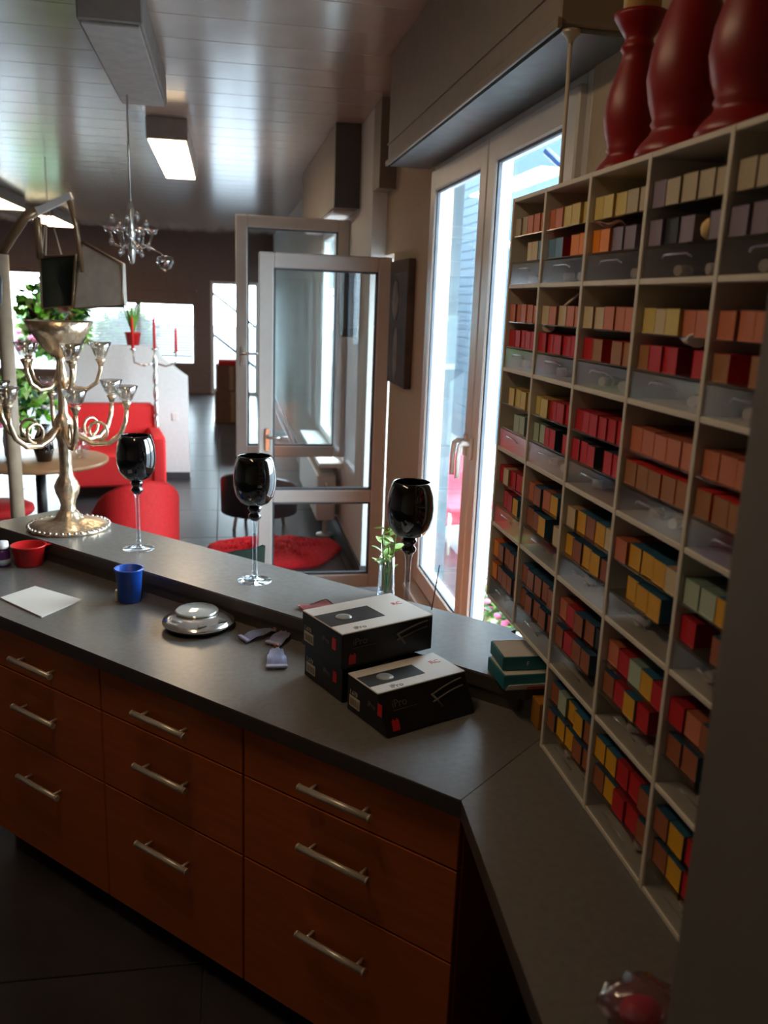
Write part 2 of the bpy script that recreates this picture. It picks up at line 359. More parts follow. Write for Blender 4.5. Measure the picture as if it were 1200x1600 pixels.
def xleaf(t, w, z0, z1, fr, bottom, name='leaf_frame', thick=.06, midrail=None):
    # leaf in local coordinates: hinge at x=0, extends to x=-w
    def bars(x0, x1, za, zb): b = NB(); box(b, x0, x1, -thick/2, thick/2, za, zb, .007); return b
    obj('stile', bars(-w, -w+fr, z0, z1), pvc, t); obj('stile', bars(-fr, 0, z0, z1), pvc, t)
    obj('top_rail', bars(-w+fr, -fr, z1-fr, z1), pvc, t); obj('bottom_rail', bars(-w+fr, -fr, z0, z0+bottom), pvc, t)
    if midrail: obj('mid_rail', bars(-w+fr, -fr, midrail, midrail+fr*.9), pvc, t)
    segs = [(z0+bottom, midrail), (midrail+fr*.9, z1-fr)] if midrail else [(z0+bottom, z1-fr)]
    for (za, zb) in segs:
        b = NB(); box(b, -w+fr, -fr, -.004, .004, za, zb); obj('pane', b, pane, t)
        b = NB()
        for (xa, xb, zc, zd) in ((-w+fr, -w+fr+.012, za, zb), (-fr-.012, -fr, za, zb), (-w+fr, -fr, za, za+.012), (-w+fr, -fr, zb-.012, zb)): box(b, xa, xb, -.016, .016, zc, zd)
        obj('gasket', b, pvc_grey, t)
def lever(t, x, z, dirx):
    for sy in (-1,):
        b = NB(); box(b, x-.014, x+.014, sy*.045-.006, sy*.045+.006, z-.07, z+.07, .004)
        tube(b, [(x, sy*.04, z+.02), (x, sy*.085, z+.02), (x+dirx*.02, sy*.092, z+.02), (x+dirx*.12, sy*.092, z+.022)], .01, 10)
        obj('handle', b, chrome, t)
t = thing('glass_door', 'open white framed glazed door standing across the passage', 'door leaf', (.998, 5.30, 0))
xleaf(t, .80, .03, 2.105, .088, .09, midrail=.60)
lever(t, -.745, 1.0, 1)
t = thing('window_sash', 'open white window sash behind the glazed door', 'window sash', (.905, 6.56, 0))
xleaf(t, .825, .665, 2.415, .085, .085)
lever(t, -.78, 1.42, 1)

t = thing('wall_speaker', 'dark speaker box on the wall behind the glazed door', 'speaker', (0, 0, 0))
b = NB(); prism(b, [(5.98, 2.10), (6.2, 2.10), (6.2, 1.62), (6.05, 1.60), (5.98, 1.66)], .80, .903)
for v in b.verts: v.co = Vector((v.co.z, v.co.x, v.co.y))
bmesh.ops.recalc_face_normals(b, faces=b.faces[:]); obj('cabinet', b, mat('dark_brown_plastic', (44, 36, 36), .6), t)
b = NB(); box(b, .82, .89, 5.972, 5.982, 1.68, 2.08, .003); obj('grille', b, blackl, t)
t = thing('wall_picture', 'tall brown canvas picture between the window and door', 'picture', (.998, 4.885, 1.385))
b = NB(); box(b, -.04, 0, -.255, .255, 0, .69, .004); obj('canvas', b, mat('dark_brown_print', (74, 60, 56), .8, var=.45, scale=5), t)
b = NB(); blob(b, (-.041, .06, .47), (.002, .1, .12), sub=2); blob(b, (-.041, .02, .17), (.002, .07, .16), sub=2); obj('printed_figure', b, mat('faded_print', (128, 112, 102), .8, var=.4, scale=8), t)

# ============================================================ CEILING LAMPS
lampw = mat('lamp_housing', (150, 140, 132), .6)
lit = mat('lit_diffuser', (255, 250, 240), .6, var=0, emit=(255, 222, 178), estr=9.5)
unlit = mat('unlit_diffuser', (176, 168, 160), .5)
def ceiling_lamp(x0, x1, y0, y1, on, label):
    t = thing('ceiling_lamp', label, 'ceiling lamp', ((x0+x1)/2, (y0+y1)/2, ZC-.15), 0, 'ceiling lamps')
    hx, hy = (x1-x0)/2, (y1-y0)/2
    b = NB(); box(b, -hx, hx, -hy, hy, .01, .149, .006); obj('housing', b, lampw, t)
    b = NB(); box(b, -hx+.012, hx-.012, -hy+.012, hy-.012, -.004, .011, .004); obj('diffuser', b, lit if on else unlit, t)
zl = ZC-.15
p1, p2, p3 = atz(228, 218, zl), atz(292, 218, zl), atz(282, 279, zl)
ceiling_lamp(p1.x, p2.x, p1.y, p3.y, True, 'lit rectangular ceiling lamp right of the crystal chandelier')
p4, p5, p6 = atz(132, 34, zl), atz(212, 34, zl), atz(235, 165, zl)
ceiling_lamp(p4.x-.03, p5.x+.02, p4.y, p6.y, False, 'unlit grey ceiling lamp box nearest the camera')
ceiling_lamp(p4.x-.03, p5.x+.02, 1.25, 2.35, True, 'added unseen ceiling lamp over the counter, brightening the drawer fronts')  # added lamp above the frame, no fixture seen; lifts the dark cabinet fronts
pa, pb, pc = atz(-30, 300, zl), atz(5, 318, zl), atz(70, 338, zl)
for (qa, qb, lb) in (((-60, 305), (36, 328), 'lit ceiling lamp at the left edge of the photo'), ((62, 338), (96, 354), 'small lit ceiling lamp farther back in the left row')):
    A, B = atz(*qa, zl), atz(*qb, zl); xm = (A.x+B.x)/2
    ceiling_lamp(xm-.2, xm+.2, min(A.y, 15.2) if A.y > 12 else A.y, min(B.y, 16.5), True, lb)

# ============================================================ COUNTER
CA, CN = .7345, 1.395                                   # inner corner of the worktop front edge
C0 = NA(CN, CA)
t = thing('counter_worktop', 'dark grey laminate worktop over the drawer cabinets', 'worktop', (0, 0, ZW))
b = NB(); prism(b, [C0, (.862, 1.862), (.862, 2.10), NA(2.09, 3.12), NA(CN, 3.12)], -.004, 0); 
prism(b, [C0, (.861, 1.862), (.861, 2.10), NA(2.09, 3.12), NA(CN, 3.12)], -.042, -.004, 1)
obj('top', b, [worktop_m, worktop_edge], t)
t = thing('side_worktop', 'dark grey worktop running under the white tube shelf', 'worktop', (0, 0, ZW))
b = NB(); e = .0012; pts = [(C0[0]+e, C0[1]-e), (.862, 1.862-2*e), (.862, .86), (.43, .86)]
prism(b, pts, -.004, 0); prism(b, [(p_[0], p_[1]) for p_ in pts], -.042, -.004, 1); obj('top', b, [worktop_m, worktop_edge], t)
t = thing('raised_bar', 'raised dark grey bar ledge behind the worktop', 'bar counter', (0, 0, 0))
F = 1.82; Bk = 2.15; end = [NA(F, .80), (.79, 1.88), (.835, 1.95), (.845, 2.05), (.83, 2.13), (.80, 2.205)]
outl = [NA(F, 3.12)] + end + [NA(Bk, .99), NA(Bk, 3.12)]
b = NB(); prism(b, outl, ZB-.006, ZB); prism(b, [(p_[0], p_[1]) for p_ in outl], ZB-.04, ZB-.006, 1); obj('ledge', b, [worktop_m, worktop_edge], t)
b = NB(); prism(b, [NA(F+.006, 3.1), NA(F+.006, .82), NA(1.86, .82), NA(1.86, 3.1)], ZW+.0005, ZB-.04); obj('riser', b, worktop_edge, t)
b = NB(); prism(b, [NA(2.095, 3.1), NA(2.095, 1.1), NA(2.125, 1.1), NA(2.125, 3.1)], .0, ZB-.04); obj('back_panel', b, wood_front, t)

def cab(a0, a1, label, idx):
    t = thing('drawer_cabinet', label, 'drawer cabinet', (*NA(CN+.022, (a0+a1)/2), 0), 3*PI/4, 'drawer cabinets under the worktop')
    w = (a1-a0)/2       # local x runs along the counter (towards larger a), local -y... into the cabinet = -y after rotation
    D = -1              # cabinet depth is towards local -y
    b = NB(); box(b, -w, w, D*.6, D*.02, .066, ZW-.043, .0015); obj('body', b, wood_front, t)
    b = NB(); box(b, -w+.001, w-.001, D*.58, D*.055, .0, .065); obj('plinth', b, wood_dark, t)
    for (z0, z1, zh) in ((.679, .815, .737), (.448, .675, .579), (.068, .444, .337)):
        b = NB(); box(b, -w+.002, w-.002, D*.0195, 0, z0, z1, .0018); d = obj('drawer', b, wood_front, t)
        b = NB(); tube(b, [(-.103, .032, zh), (.103, .032, zh)], .0085, 12)
        for sx in (-.075, .075): tube(b, [(sx, -.001, zh), (sx, .031, zh)], .0045, 8)
        for sx in (-.104, .098): tube(b, [(sx, .032, zh), (sx+.006, .032, zh)], .0094, 12)
        obj('handle', b, steel, d)
    return t
cab(.742, 1.362, 'wooden three-drawer cabinet at the right end below the boxes', 0)
cab(1.364, 1.918, 'wooden three-drawer cabinet in the middle of the counter', 1)
cab(1.92, 2.50, 'wooden three-drawer cabinet at the left edge of the photo', 2)
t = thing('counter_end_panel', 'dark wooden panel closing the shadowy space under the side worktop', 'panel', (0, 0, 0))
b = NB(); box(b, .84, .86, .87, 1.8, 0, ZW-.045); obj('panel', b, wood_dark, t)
t = thing('waste_bin', 'yellow-green bin in the dark space under the side worktop', 'bin', (.60, 1.22, 0))
b = NB(); lathe(b, [(0, 0), (.10, 0), (.13, .42), (.138, .425), (.138, .435), (.125, .435), (.097, .01), (0, .01)], 28); obj('bucket', b, mat('olive_plastic', (128, 112, 40), .5), t)
b = NB(); lathe(b, [(.132, .40), (.137, .402), (.140, .41), (.134, .415)], 28); obj('rim_band', b, mat('olive_rim', (150, 128, 50), .5), t)
t = thing('tall_cabinet', 'plain grey tall cabinet side at the right edge', 'cabinet', (0, 0, 0))
b = NB(); box(b, .562, .99, .40, .85, 0, 2.75, .004); obj('side_panel', b, concrete, t)
b = NB(); box(b, .556, .562, .42, .83, .08, 2.72, .002); obj('door', b, concrete, t)

# ============================================================ TUBE SHELF
SX0, SX1 = .707, .868
PY = [2.165, 1.941, 1.694, 1.447, 1.200, .953]
ZR = [2.098 - .206*k for k in range(7)]
sh = thing('tube_shelf', 'white pigeonhole shelf of hair colour boxes in front of the window', 'shelf', (0, 0, 0))
for k, y in enumerate(PY):
    zb_ = ZR[5] if k < 2 else ZR[6]
    b = NB(); box(b, SX0, SX1, y-.0055, y+.0055, zb_+(.0008 if k >= 2 else 0), ZR[0]+.005, .0012); obj('upright', b, shelf_m, sh)
for r in range(7):
    for c in range(5):
        if r == 6 and c < 2: continue
        b = NB(); zz = ZR[r] if r < 6 else ZR[6]+.006
        box(b, SX0+.0008, SX1, PY[c+1]+.0055, PY[c]-.0055, zz-.005, zz+.005, .0012); obj('shelf_board', b, shelf_m, sh)
for c in range(5):
    b = NB(); box(b, SX1, SX1+.006, PY[c+1], PY[c], ZR[5 if c < 2 else 6]+.001, ZR[0]+.004); obj('back_panel', b, shelf_back_shaded, sh)
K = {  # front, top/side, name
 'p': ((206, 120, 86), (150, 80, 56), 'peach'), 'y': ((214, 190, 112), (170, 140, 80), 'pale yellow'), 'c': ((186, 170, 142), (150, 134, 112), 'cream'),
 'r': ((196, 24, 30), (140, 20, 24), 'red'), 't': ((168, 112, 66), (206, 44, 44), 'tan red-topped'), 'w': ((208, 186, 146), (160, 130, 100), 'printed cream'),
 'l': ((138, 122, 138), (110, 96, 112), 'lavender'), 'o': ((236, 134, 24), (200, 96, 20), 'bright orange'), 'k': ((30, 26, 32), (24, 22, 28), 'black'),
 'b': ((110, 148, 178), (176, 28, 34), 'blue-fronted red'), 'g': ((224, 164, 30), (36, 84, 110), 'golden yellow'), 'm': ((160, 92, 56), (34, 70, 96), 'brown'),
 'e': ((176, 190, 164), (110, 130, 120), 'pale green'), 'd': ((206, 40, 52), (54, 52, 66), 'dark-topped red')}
KM = {}
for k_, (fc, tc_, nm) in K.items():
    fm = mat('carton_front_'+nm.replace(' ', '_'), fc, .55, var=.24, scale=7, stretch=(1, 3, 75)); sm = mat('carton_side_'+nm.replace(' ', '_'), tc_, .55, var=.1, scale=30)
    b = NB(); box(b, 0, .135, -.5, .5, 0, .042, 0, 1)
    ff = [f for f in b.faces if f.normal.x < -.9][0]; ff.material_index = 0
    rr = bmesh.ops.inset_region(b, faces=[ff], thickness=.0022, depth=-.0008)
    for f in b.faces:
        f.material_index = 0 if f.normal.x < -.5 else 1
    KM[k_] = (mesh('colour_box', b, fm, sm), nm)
CELLS = {
 (0,0): ('ccppp', '..wwb'), (0,1): ('ppyyy', 'bb.oo'), (0,2): ('yyycc', 'ooll.'), (0,3): ('lcccc', 'lkl.l'), (0,4): ('ccc..', 'lll..'),
 (1,0): ('ppppp', 'rrrrr'), (1,1): ('wpwpp', 'rrrrr'), (1,2): ('wwppp', 'rt.tt'), (1,3): ('ywypp', 'trr.r'), (1,4): ('ppp..', 't.t..'),
 (2,0): ('.yyyy', '..ee.'), (2,1): ('yyrrr', 'eedd.d'), (2,2): ('rrrrrr', 'ddd.dd'), (2,3): ('ppppp', 'ttttt'), (2,4): ('ppp..', 'ttt..'),
 (3,0): ('rwrrg', '.rrg.'), (3,1): ('pmpg.', 'mmg.w'), (3,2): ('wgmgw', 'gmggm'), (3,3): ('pgggw', '.ggg.'), (3,4): ('eeg..', 'r.m..'),
 (4,0): ('ommmm', 'ommmm'), (4,1): ('mmmmm', 'mmmmm'), (4,2): ('prmmk', 'mrmm.'), (4,3): ('pregr', 'mrgr.'), (4,4): ('rpm..', 'mm...'),
 (5,2): ('meggm', 'mggmm'), (5,3): ('ggrrm', 'mgrrm'), (5,4): ('mgr..', 'mgr..')}
RN = ['top', 'second', 'third', 'fourth', 'fifth', 'bottom']; CN_ = ['first', 'second', 'third', 'fourth', 'fifth']; ON = ['first', 'second', 'third', 'fourth', 'fifth', 'sixth']
tray_lip = None
for (r, c), tiers in CELLS.items():
    y1, y0 = PY[c]-.007, PY[c+1]+.007
    zb_ = ZR[r+1] + (.005 if r < 5 else .011); wd = y1-y0
    for lev in (.115, .0535):
        b = NB(); box(b, SX0+.004, SX1-.001, y0, y1, zb_+lev-.0022, zb_+lev, 0); obj('clear_divider', b, acryl, sh)
    b = NB(); box(b, SX0+.003, SX0+.005, y0, y1, zb_+.0005, zb_+.048, 0); tube(b, [(SX0+.002, y0+wd*.3, zb_+.03), (SX0-.001, y0+wd*.35, zb_+.036), (SX0-.001, y0+wd*.65, zb_+.036), (SX0+.002, y0+wd*.7, zb_+.03)], .0018, 6)
    obj('tray_front', b, acryl, sh)
    for ti, (codes, lev) in enumerate(zip(tiers, (.115, .0535))):
        n = len(codes); bw = wd/n
        for i, k_ in enumerate(codes):
            if k_ == '.': continue
            me, nm = KM[k_]
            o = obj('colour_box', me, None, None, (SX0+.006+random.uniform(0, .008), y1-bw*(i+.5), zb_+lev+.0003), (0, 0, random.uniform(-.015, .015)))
            o.scale = (1, min(bw*.95, .046), random.uniform(.97, 1.03))
            tag(o, '%s hair colour box, %s place, %s tier, %s row, %s shelf column' % (nm, ON[i], ('upper', 'lower')[ti], RN[r], CN_[c]), 'colour box', 'hair colour boxes on the white shelf')
# loose tubes in the clear bins
def tube_bm(L=.085, w=.016):
    b = NB(); rings = []
    for i in range(7):
        u = i/6; rx = w*(1+.25*u); rz = max(.0015, .011*(1-u)**.7); sg = 10
        rings.append([b.verts.new((.02+u*(L-.02), rx*math.cos(2*PI*k/sg), .012+rz*math.sin(2*PI*k/sg)+.002*math.sin(u*9))) for k in range(sg)])
    for a, c in zip(rings, rings[1:]):
        for k in range(10): f = b.faces.new((a[k], a[(k+1) % 10], c[(k+1) % 10], c[k])); f.smooth = True
    b.faces.new(rings[0]); b.faces.new(list(reversed(rings[-1]))); return b
tproto = None
tub_m = mat('tube_foil', (176, 160, 150), .35, .5, var=.3, scale=30); cap_m = mat('white_tube_cap', (224, 212, 200), .45)
tb_me = mesh('tube_body', tube_bm(), tub_m)
b = NB(); tube(b, [(0, 0, .012), (.02, 0, .012)], .009, 10); cp_me = mesh('cap', b, cap_m)
for (r, c) in CELLS:
    y1, y0 = PY[c]-.012, PY[c+1]+.012
    for j, fy in enumerate((.3, .7)):
        if (r*5+c*3+j*2) % 4 == 0 or (c == 4 and j == 0): continue
        y = y0+(y1-y0)*fy + random.uniform(-.01, .01)
        t = thing('hair_colour_tube', 'loose used tube with pale cap in the bin, %s row, %s column, %s side' % (RN[r], CN_[c], ('right', 'left')[j]), 'tube', (SX0+.03, y, ZR[r+1]+(.006 if r < 5 else .0125)), random.uniform(-.5, .5), 'loose tubes in the clear bins')
        obj('body', tb_me, None, t); obj('cap', cp_me, None, t)
def paper_bm(w, d, amp, n=10, th=.0008):
    b = NB(); vs = {}
    ph = random.uniform(0, 6)
    for i in range(n+1):
        for j in range(n+1):
            x, y = (i/n-.5)*w, (j/n-.5)*d
            vs[i, j] = b.verts.new((x, y, amp*(math.sin(i*.9+ph)*math.cos(j*.7+ph)+1)))
    for i in range(n):
        for j in range(n): f = b.faces.new((vs[i, j], vs[i+1, j], vs[i+1, j+1], vs[i, j+1])); f.smooth = True
    bmesh.ops.solidify(b, geom=b.faces[:], thickness=th); return b
pk = mat('pale_pink_paper', (222, 190, 180), .7)
o = obj('crumpled_paper', paper_bm(.06, .075, .005), pk, None, (SX0+.03, 1.62, 1.891+.0535+.052), (0, .08, .2)); tag(o, 'crumpled pink paper on orange boxes in the top shelf row', 'paper')
o = obj('white_tube', tb_me.copy(), None, None, (SX0+.01, 1.90, 1.684+.105), (0, .05, .9)); tag(o, 'flat pale tube lying on red boxes, second row second column', 'tube')
o = obj('white_tube', tb_me.copy(), None, None, (SX0+.008, 1.235, 1.684+.105), (0, 0, 1.2)); tag(o, 'flat cream tube lying on red boxes, second row fourth column', 'tube')
for o_ in COL.objects:
    if o_.name.startswith('white_tube'): o_.data.materials[0] = cap_m
o = NB(); tube(o, [(SX0+.02, 1.83, 1.684+.162), (SX0+.04, 1.79, 1.684+.192)], .003, 6); o = obj('white_stick', o, cap_m); tag(o, 'thin white stick leaning on cream boxes, second row second column', 'stick')
o = NB(); blob(o, (SX0+.03, 1.275, 1.891+.078), (.018, .018, .018)); o = obj('pearl_cap', o, cream); tag(o, 'round cream ball cap among lavender boxes, top row fourth column', 'cap')

# candle holders on top of the shelf
def holder(loc, s, zs, label, candle):
    t = thing('candle_holder', label, 'candle holder', loc, 0, 'red candle holders on the shelf')
    pr = [(0, 0), (.068, 0), (.07, .008), (.062, .02), (.05, .032), (.046, .04), (.05, .046), (.047, .052), (.056, .075), (.062, .105), (.058, .14), (.046, .18), (.036, .205), (.032, .222), (.037, .228), (.037, .236), (.031, .242), (.031, .25), (.045, .268), (.057, .285), (.058, .292), (.0, .288)]
    b = NB(); lathe(b, [(r*s, z*zs) for r, z in pr], 36); obj('baluster', b, red_lac, t)
    b = NB(); lathe(b, [(0, .291*zs), (.04*s, .291*zs), (.04*s, .291*zs+candle), (.036*s, .296*zs+candle), (0, .294*zs+candle)], 28); cd = obj('candle', b, cream, t)
    b = NB(); tube(b, [(0, 0, .294*zs+candle), (0, .002, .31*zs+candle)], .0015, 6); obj('wick', b, blackl, cd)
holder((.79, 1.715, 2.1035), .88, 1.0, 'smallest red wooden candle holder with cream candle, nearest the window', .10)
holder((.79, 1.505, 2.1035), 1.12, 1.25, 'tall red wooden candle holder between the other two', .12)
holder((.79, 1.30, 2.1035), 1.12, 1.15, 'red wooden candle holder at the right edge of the shelf top', .10)

# ============================================================ THINGS ON THE COUNTER
def goblet(loc, label, rz=0):
    t = thing('glass_goblet', label, 'candle glass', loc, rz, 'black bowled glass goblets on the bar')
    b = NB(); lathe(b, [(.0, .251), (.022, .253), (.044, .264), (.060, .286), (.0675, .318), (.0685, .345), (.065, .378), (.058, .402), (.053, .415), (.051, .4155), (.0495, .413), (.055, .40), (.062, .377), (.0655, .345), (.0645, .318), (.057, .289), (.042, .268), (0, .258)], 36); obj('bowl', b, blackglass, t)
    b = NB(); lathe(b, [(0, .2535), (.018, .2535), (.023, .243), (.017, .234), (.0145, .23), (.021, .222), (.021, .214), (.013, .206), (.010, .203), (0, .203)], 24); obj('knop', b, blackglass, t)
    b = NB(); lathe(b, [(.012, .203), (.009, .19), (.0075, .15), (.0075, .06), (.009, .03), (.011, .024), (.008, .018), (.012, .010), (.03, .006), (.0, .006)], 20); obj('stem', b, clearglass, t)
    b = NB(); lathe(b, [(0, .006), (.03, .0055), (.052, .003), (.056, .0015), (.056, .0003), (0, .0003)], 32); obj('foot', b, clearglass, t)
for px, lb in (((398, 907), 'black bowled glass goblet in the middle, beside the door stile'), ((217, 857), 'black bowled glass goblet nearest the candelabra'), (None, 'black bowled glass goblet behind the stacked boxes')):
    p = atz(*px, ZB) if px else Vector((.515, 2.315, ZB))
    goblet((p.x, p.y, ZB), lb)

# candelabra
p = atz(108, 824, ZB)
t = thing('candelabra', 'ornate gilt candelabra with crystal cups on the bar', 'candelabra', (p.x, p.y, ZB))
b = NB(); lathe(b, [(0, .0), (.15, 0), (.155, .006), (.15, .014), (.12, .02), (.085, .03), (.06, .034), (.05, .04), (.04, .06), (.026, .075), (0, .08)], 48, flute=16, famp=.02); obj('base', b, goldm, t)
b = NB(); 
for k in range(40): blob(b, (.15*math.cos(k*2*PI/40), .15*math.sin(k*2*PI/40), .012), (.008, .008, .008), sub=1)
obj('beaded_rim', b, chrome, t)
b = NB(); lathe(b, [(.03, .07), (.026, .09), (.03, .11), (.042, .14), (.046, .165), (.036, .19), (.024, .21), (.022, .25), (.024, .33), (.028, .36), (.036, .375), (.03, .39), (.036, .41), (.03, .43), (.018, .45), (.015, .52), (.02, .56), (.028, .575), (.02, .6), (.014, .64), (.02, .66), (0, .665)], 24, flute=8, famp=.05); obj('stem', b, goldm, t)
b = NB(); lathe(b, [(0, .655), (.03, .66), (.06, .69), (.10, .75), (.12, .79), (.118, .79), (.096, .752), (.055, .698), (0, .67)], 32, flute=16, famp=.03); obj('top_dish', b, goldm, t)
def cup_part(arm, pos, s=1.):
    b = NB(); lathe(b, [(0, 0), (.014*s, .003), (.024*s, .012), (.034*s, .035), (.044*s, .062), (.0415*s, .062), (.031*s, .036), (.02*s, .015), (0, .01)], 20, pos, flute=10, famp=.04); obj('crystal_cup', b, crystal, arm)
    b = NB(); lathe(b, [(0, -.03), (.008, -.028), (.014, -.012), (.02, -.002), (.012, .002), (0, .002)], 14, pos); obj('cup_holder', b, goldm, arm)
for k in range(6):
    an = -.18 + k*PI/3; cx, cy = math.cos(an), math.sin(an)
    prof = [(.02, .40), (.06, .36), (.11, .335), (.17, .34), (.215, .375), (.235, .425), (.24, .47)]
    b = NB(); tube(b, [(r*cx, r*cy, z) for r, z in prof], [.012, .011, .011, .010, .010, .009, .008], 10)
    sc = [(.13+.035*math.cos(q), .385+.035*math.sin(q)) for q in [PI*1.5+i*.55 for i in range(11)]]
    tube(b, [(r*cx, r*cy, z) for r, z in sc], .006, 8); arm = obj('arm', b, goldm, t)
    cup_part(arm, (.24*cx, .24*cy, .50))
for k in range(5):
    an = .12 + k*2*PI/5; cx, cy = math.cos(an), math.sin(an)
    b = NB(); tube(b, [(r*cx, r*cy, z) for r, z in [(.02, .57), (.05, .545), (.09, .54), (.125, .565), (.14, .61), (.142, .635)]], .008, 10); arm = obj('arm', b, goldm, t)
    cup_part(arm, (.142*cx, .142*cy, .655), .9)

# red tint bowl, bottle, paper, cup, scale, cube
p = atz(46, 868, ZW)
t = thing('tint_bowl', 'red plastic tint bowl beside the purple bottle', 'bowl', (*NA(1.755, 2.755), ZW+.0005), .4)
b = NB(); lathe(b, [(0, 0), (.044, 0), (.048, .005), (.058, .07), (.062, .072), (.062, .076), (.055, .076), (.044, .008), (0, .006)], 32); obj('bowl', b, mat('red_plastic', (190, 16, 22), .35), t)
b = NB(); box(b, .057, .082, -.018, .018, .068, .074, .002); obj('grip_tab', b, MATS['red_plastic'], t)
p = atz(5, 884, ZW)
t = thing('purple_bottle', 'small purple bottle with white cap at the left edge', 'bottle', (p.x, p.y, ZW+.0005))
b = NB(); lathe(b, [(0, 0), (.024, 0), (.026, .004), (.026, .05), (.022, .06), (.014, .066), (0, .066)], 24); bt = obj('body', b, mat('purple_plastic', (92, 44, 120), .3), t)
b = NB(); lathe(b, [(0, .066), (.022, .0665), (.023, .07), (.022, .09), (0, .092)], 24); obj('cap', b, whitep, t)
b = NB(); lathe(b, [(.0262, .008), (.0264, .008), (.0264, .028), (.0262, .028)], 24); obj('label_band', b, mat('pale_blue_label', (170, 200, 210), .5), bt)
A = [atz(*q, ZW+.001) for q in ((0, 935), (55, 917), (128, 938), (65, 965))]
cx = sum((a.x for a in A))/4; cy = sum((a.y for a in A))/4
b = NB(); prism(b, [(a.x-cx, a.y-cy) for a in A], 0, .004); o = obj('paper_pad', b, mat('white_paper', (226, 218, 210), .8, var=.02), None, (cx, cy, ZW+.0005)); tag(o, 'white square paper pad lying on the worktop', 'paper')
p = atz(202, 941, ZW)
t = thing('blue_cup', 'blue plastic measuring cup standing by the bar', 'cup', (p.x, p.y+.015, ZW+.0005))
bl = mat('blue_plastic', (22, 74, 168), .35)
b = NB(); lathe(b, [(0, 0), (.034, 0), (.036, .003), (.043, .105), (.047, .107), (.047, .112), (.0415, .112), (.033, .006), (0, .005)], 32); obj('cup', b, bl, t)
b = NB(); box(b, -.045, -.035, -.008, .004, .0, .04, .003); obj('clip', b, steel, t)
p = atz(310, 983, ZW)
t = thing('kitchen_scale', 'round silver kitchen scale with glass platform', 'scale', (p.x, p.y+.02, ZW+.0005), .55)
b = NB(); lathe(b, [(0, 0), (.085, 0), (.095, .006), (.1, .014), (0, .014)], 40); obj('base', b, blackl, t)
b = NB(); lathe(b, [(0, .0142), (.1, .0142), (.108, .018), (.107, .023), (.085, .031), (.055, .036), (0, .037)], 48); obj('body', b, chrome, t)
b = NB(); lathe(b, [(0, .037), (.06, .037), (.066, .04), (.066, .043), (.06, .045), (0, .045)], 40); o = obj('platform', b, mat('pale_platform', (220, 220, 214), .08, .6, var=.02), t); o.location = (.012, .03, 0)
for sx in (-.035, .035):
    b = NB(); prism(b, [(sx-.016, -.083), (sx+.016, -.083), (sx, -.06)], .030, .0335); obj('button', b, mat('button_grey', (70, 68, 66), .4), t)
p = atz(376, 964, ZW)
b = NB(); box(b, -.013, .013, -.013, .013, 0, .024, .004); o = obj('glass_cube', b, crystal, None, (p.x, p.y, ZW+.0005), (0, 0, .3)); tag(o, 'tiny clear cube beside the kitchen scale', 'cube')

# squeezed foil tubes
foil = mat('lilac_grey_foil', (178, 180, 208), .35, .35, var=.2, scale=18)
def foil_tube(px, rz, label, L, w, pxz=0.):
    p = atz(*px, ZW); t = thing('squeezed_tube', label, 'tube', (p.x, p.y, ZW+.001+pxz), rz, 'squeezed foil tubes on the worktop')
    b = NB(); n = 12; rows = []
    for i in range(n+1):
        u = i/n; wd = w*(.55+.45*u if u < .5 else .78+.22*u); z = .006+.012*math.sin(u*PI*1.1)**2 + .004*math.sin(u*11)
        row = []
        for k in range(7):
            v = k/6-.5; row.append(b.verts.new((u*L, v*wd, z + .006*math.cos(v*PI)*(1-u) + .003*math.sin(v*14+u*7))))
        rows.append(row)
    for a, c in zip(rows, rows[1:]):
        for k in range(6): f = b.faces.new((a[k], a[k+1], c[k+1], c[k])); f.smooth = True
    bmesh.ops.solidify(b, geom=b.faces[:], thickness=.004); obj('body', b, foil, t)
    b = NB(); tube(b, [(-.016, 0, .012), (.002, 0, .012)], .0085, 12); obj('cap', b, mat('copper_cap', (150, 100, 80), .4), t)
    b = NB(); box(b, L-.012, L+.002, -w*.5, w*.5, .003, .011, .002); obj('crimp', b, foil, t)
foil_tube((432, 1018), -PI/2-.05, 'squeezed foil tube pointing towards the drawers', .125, .058)
foil_tube((455, 990), -2.15, 'squeezed foil tube nearest the black boxes', .11, .052)
foil_tube((429, 990), -2.65, 'squeezed foil tube nearest the kitchen scale', .11, .052)

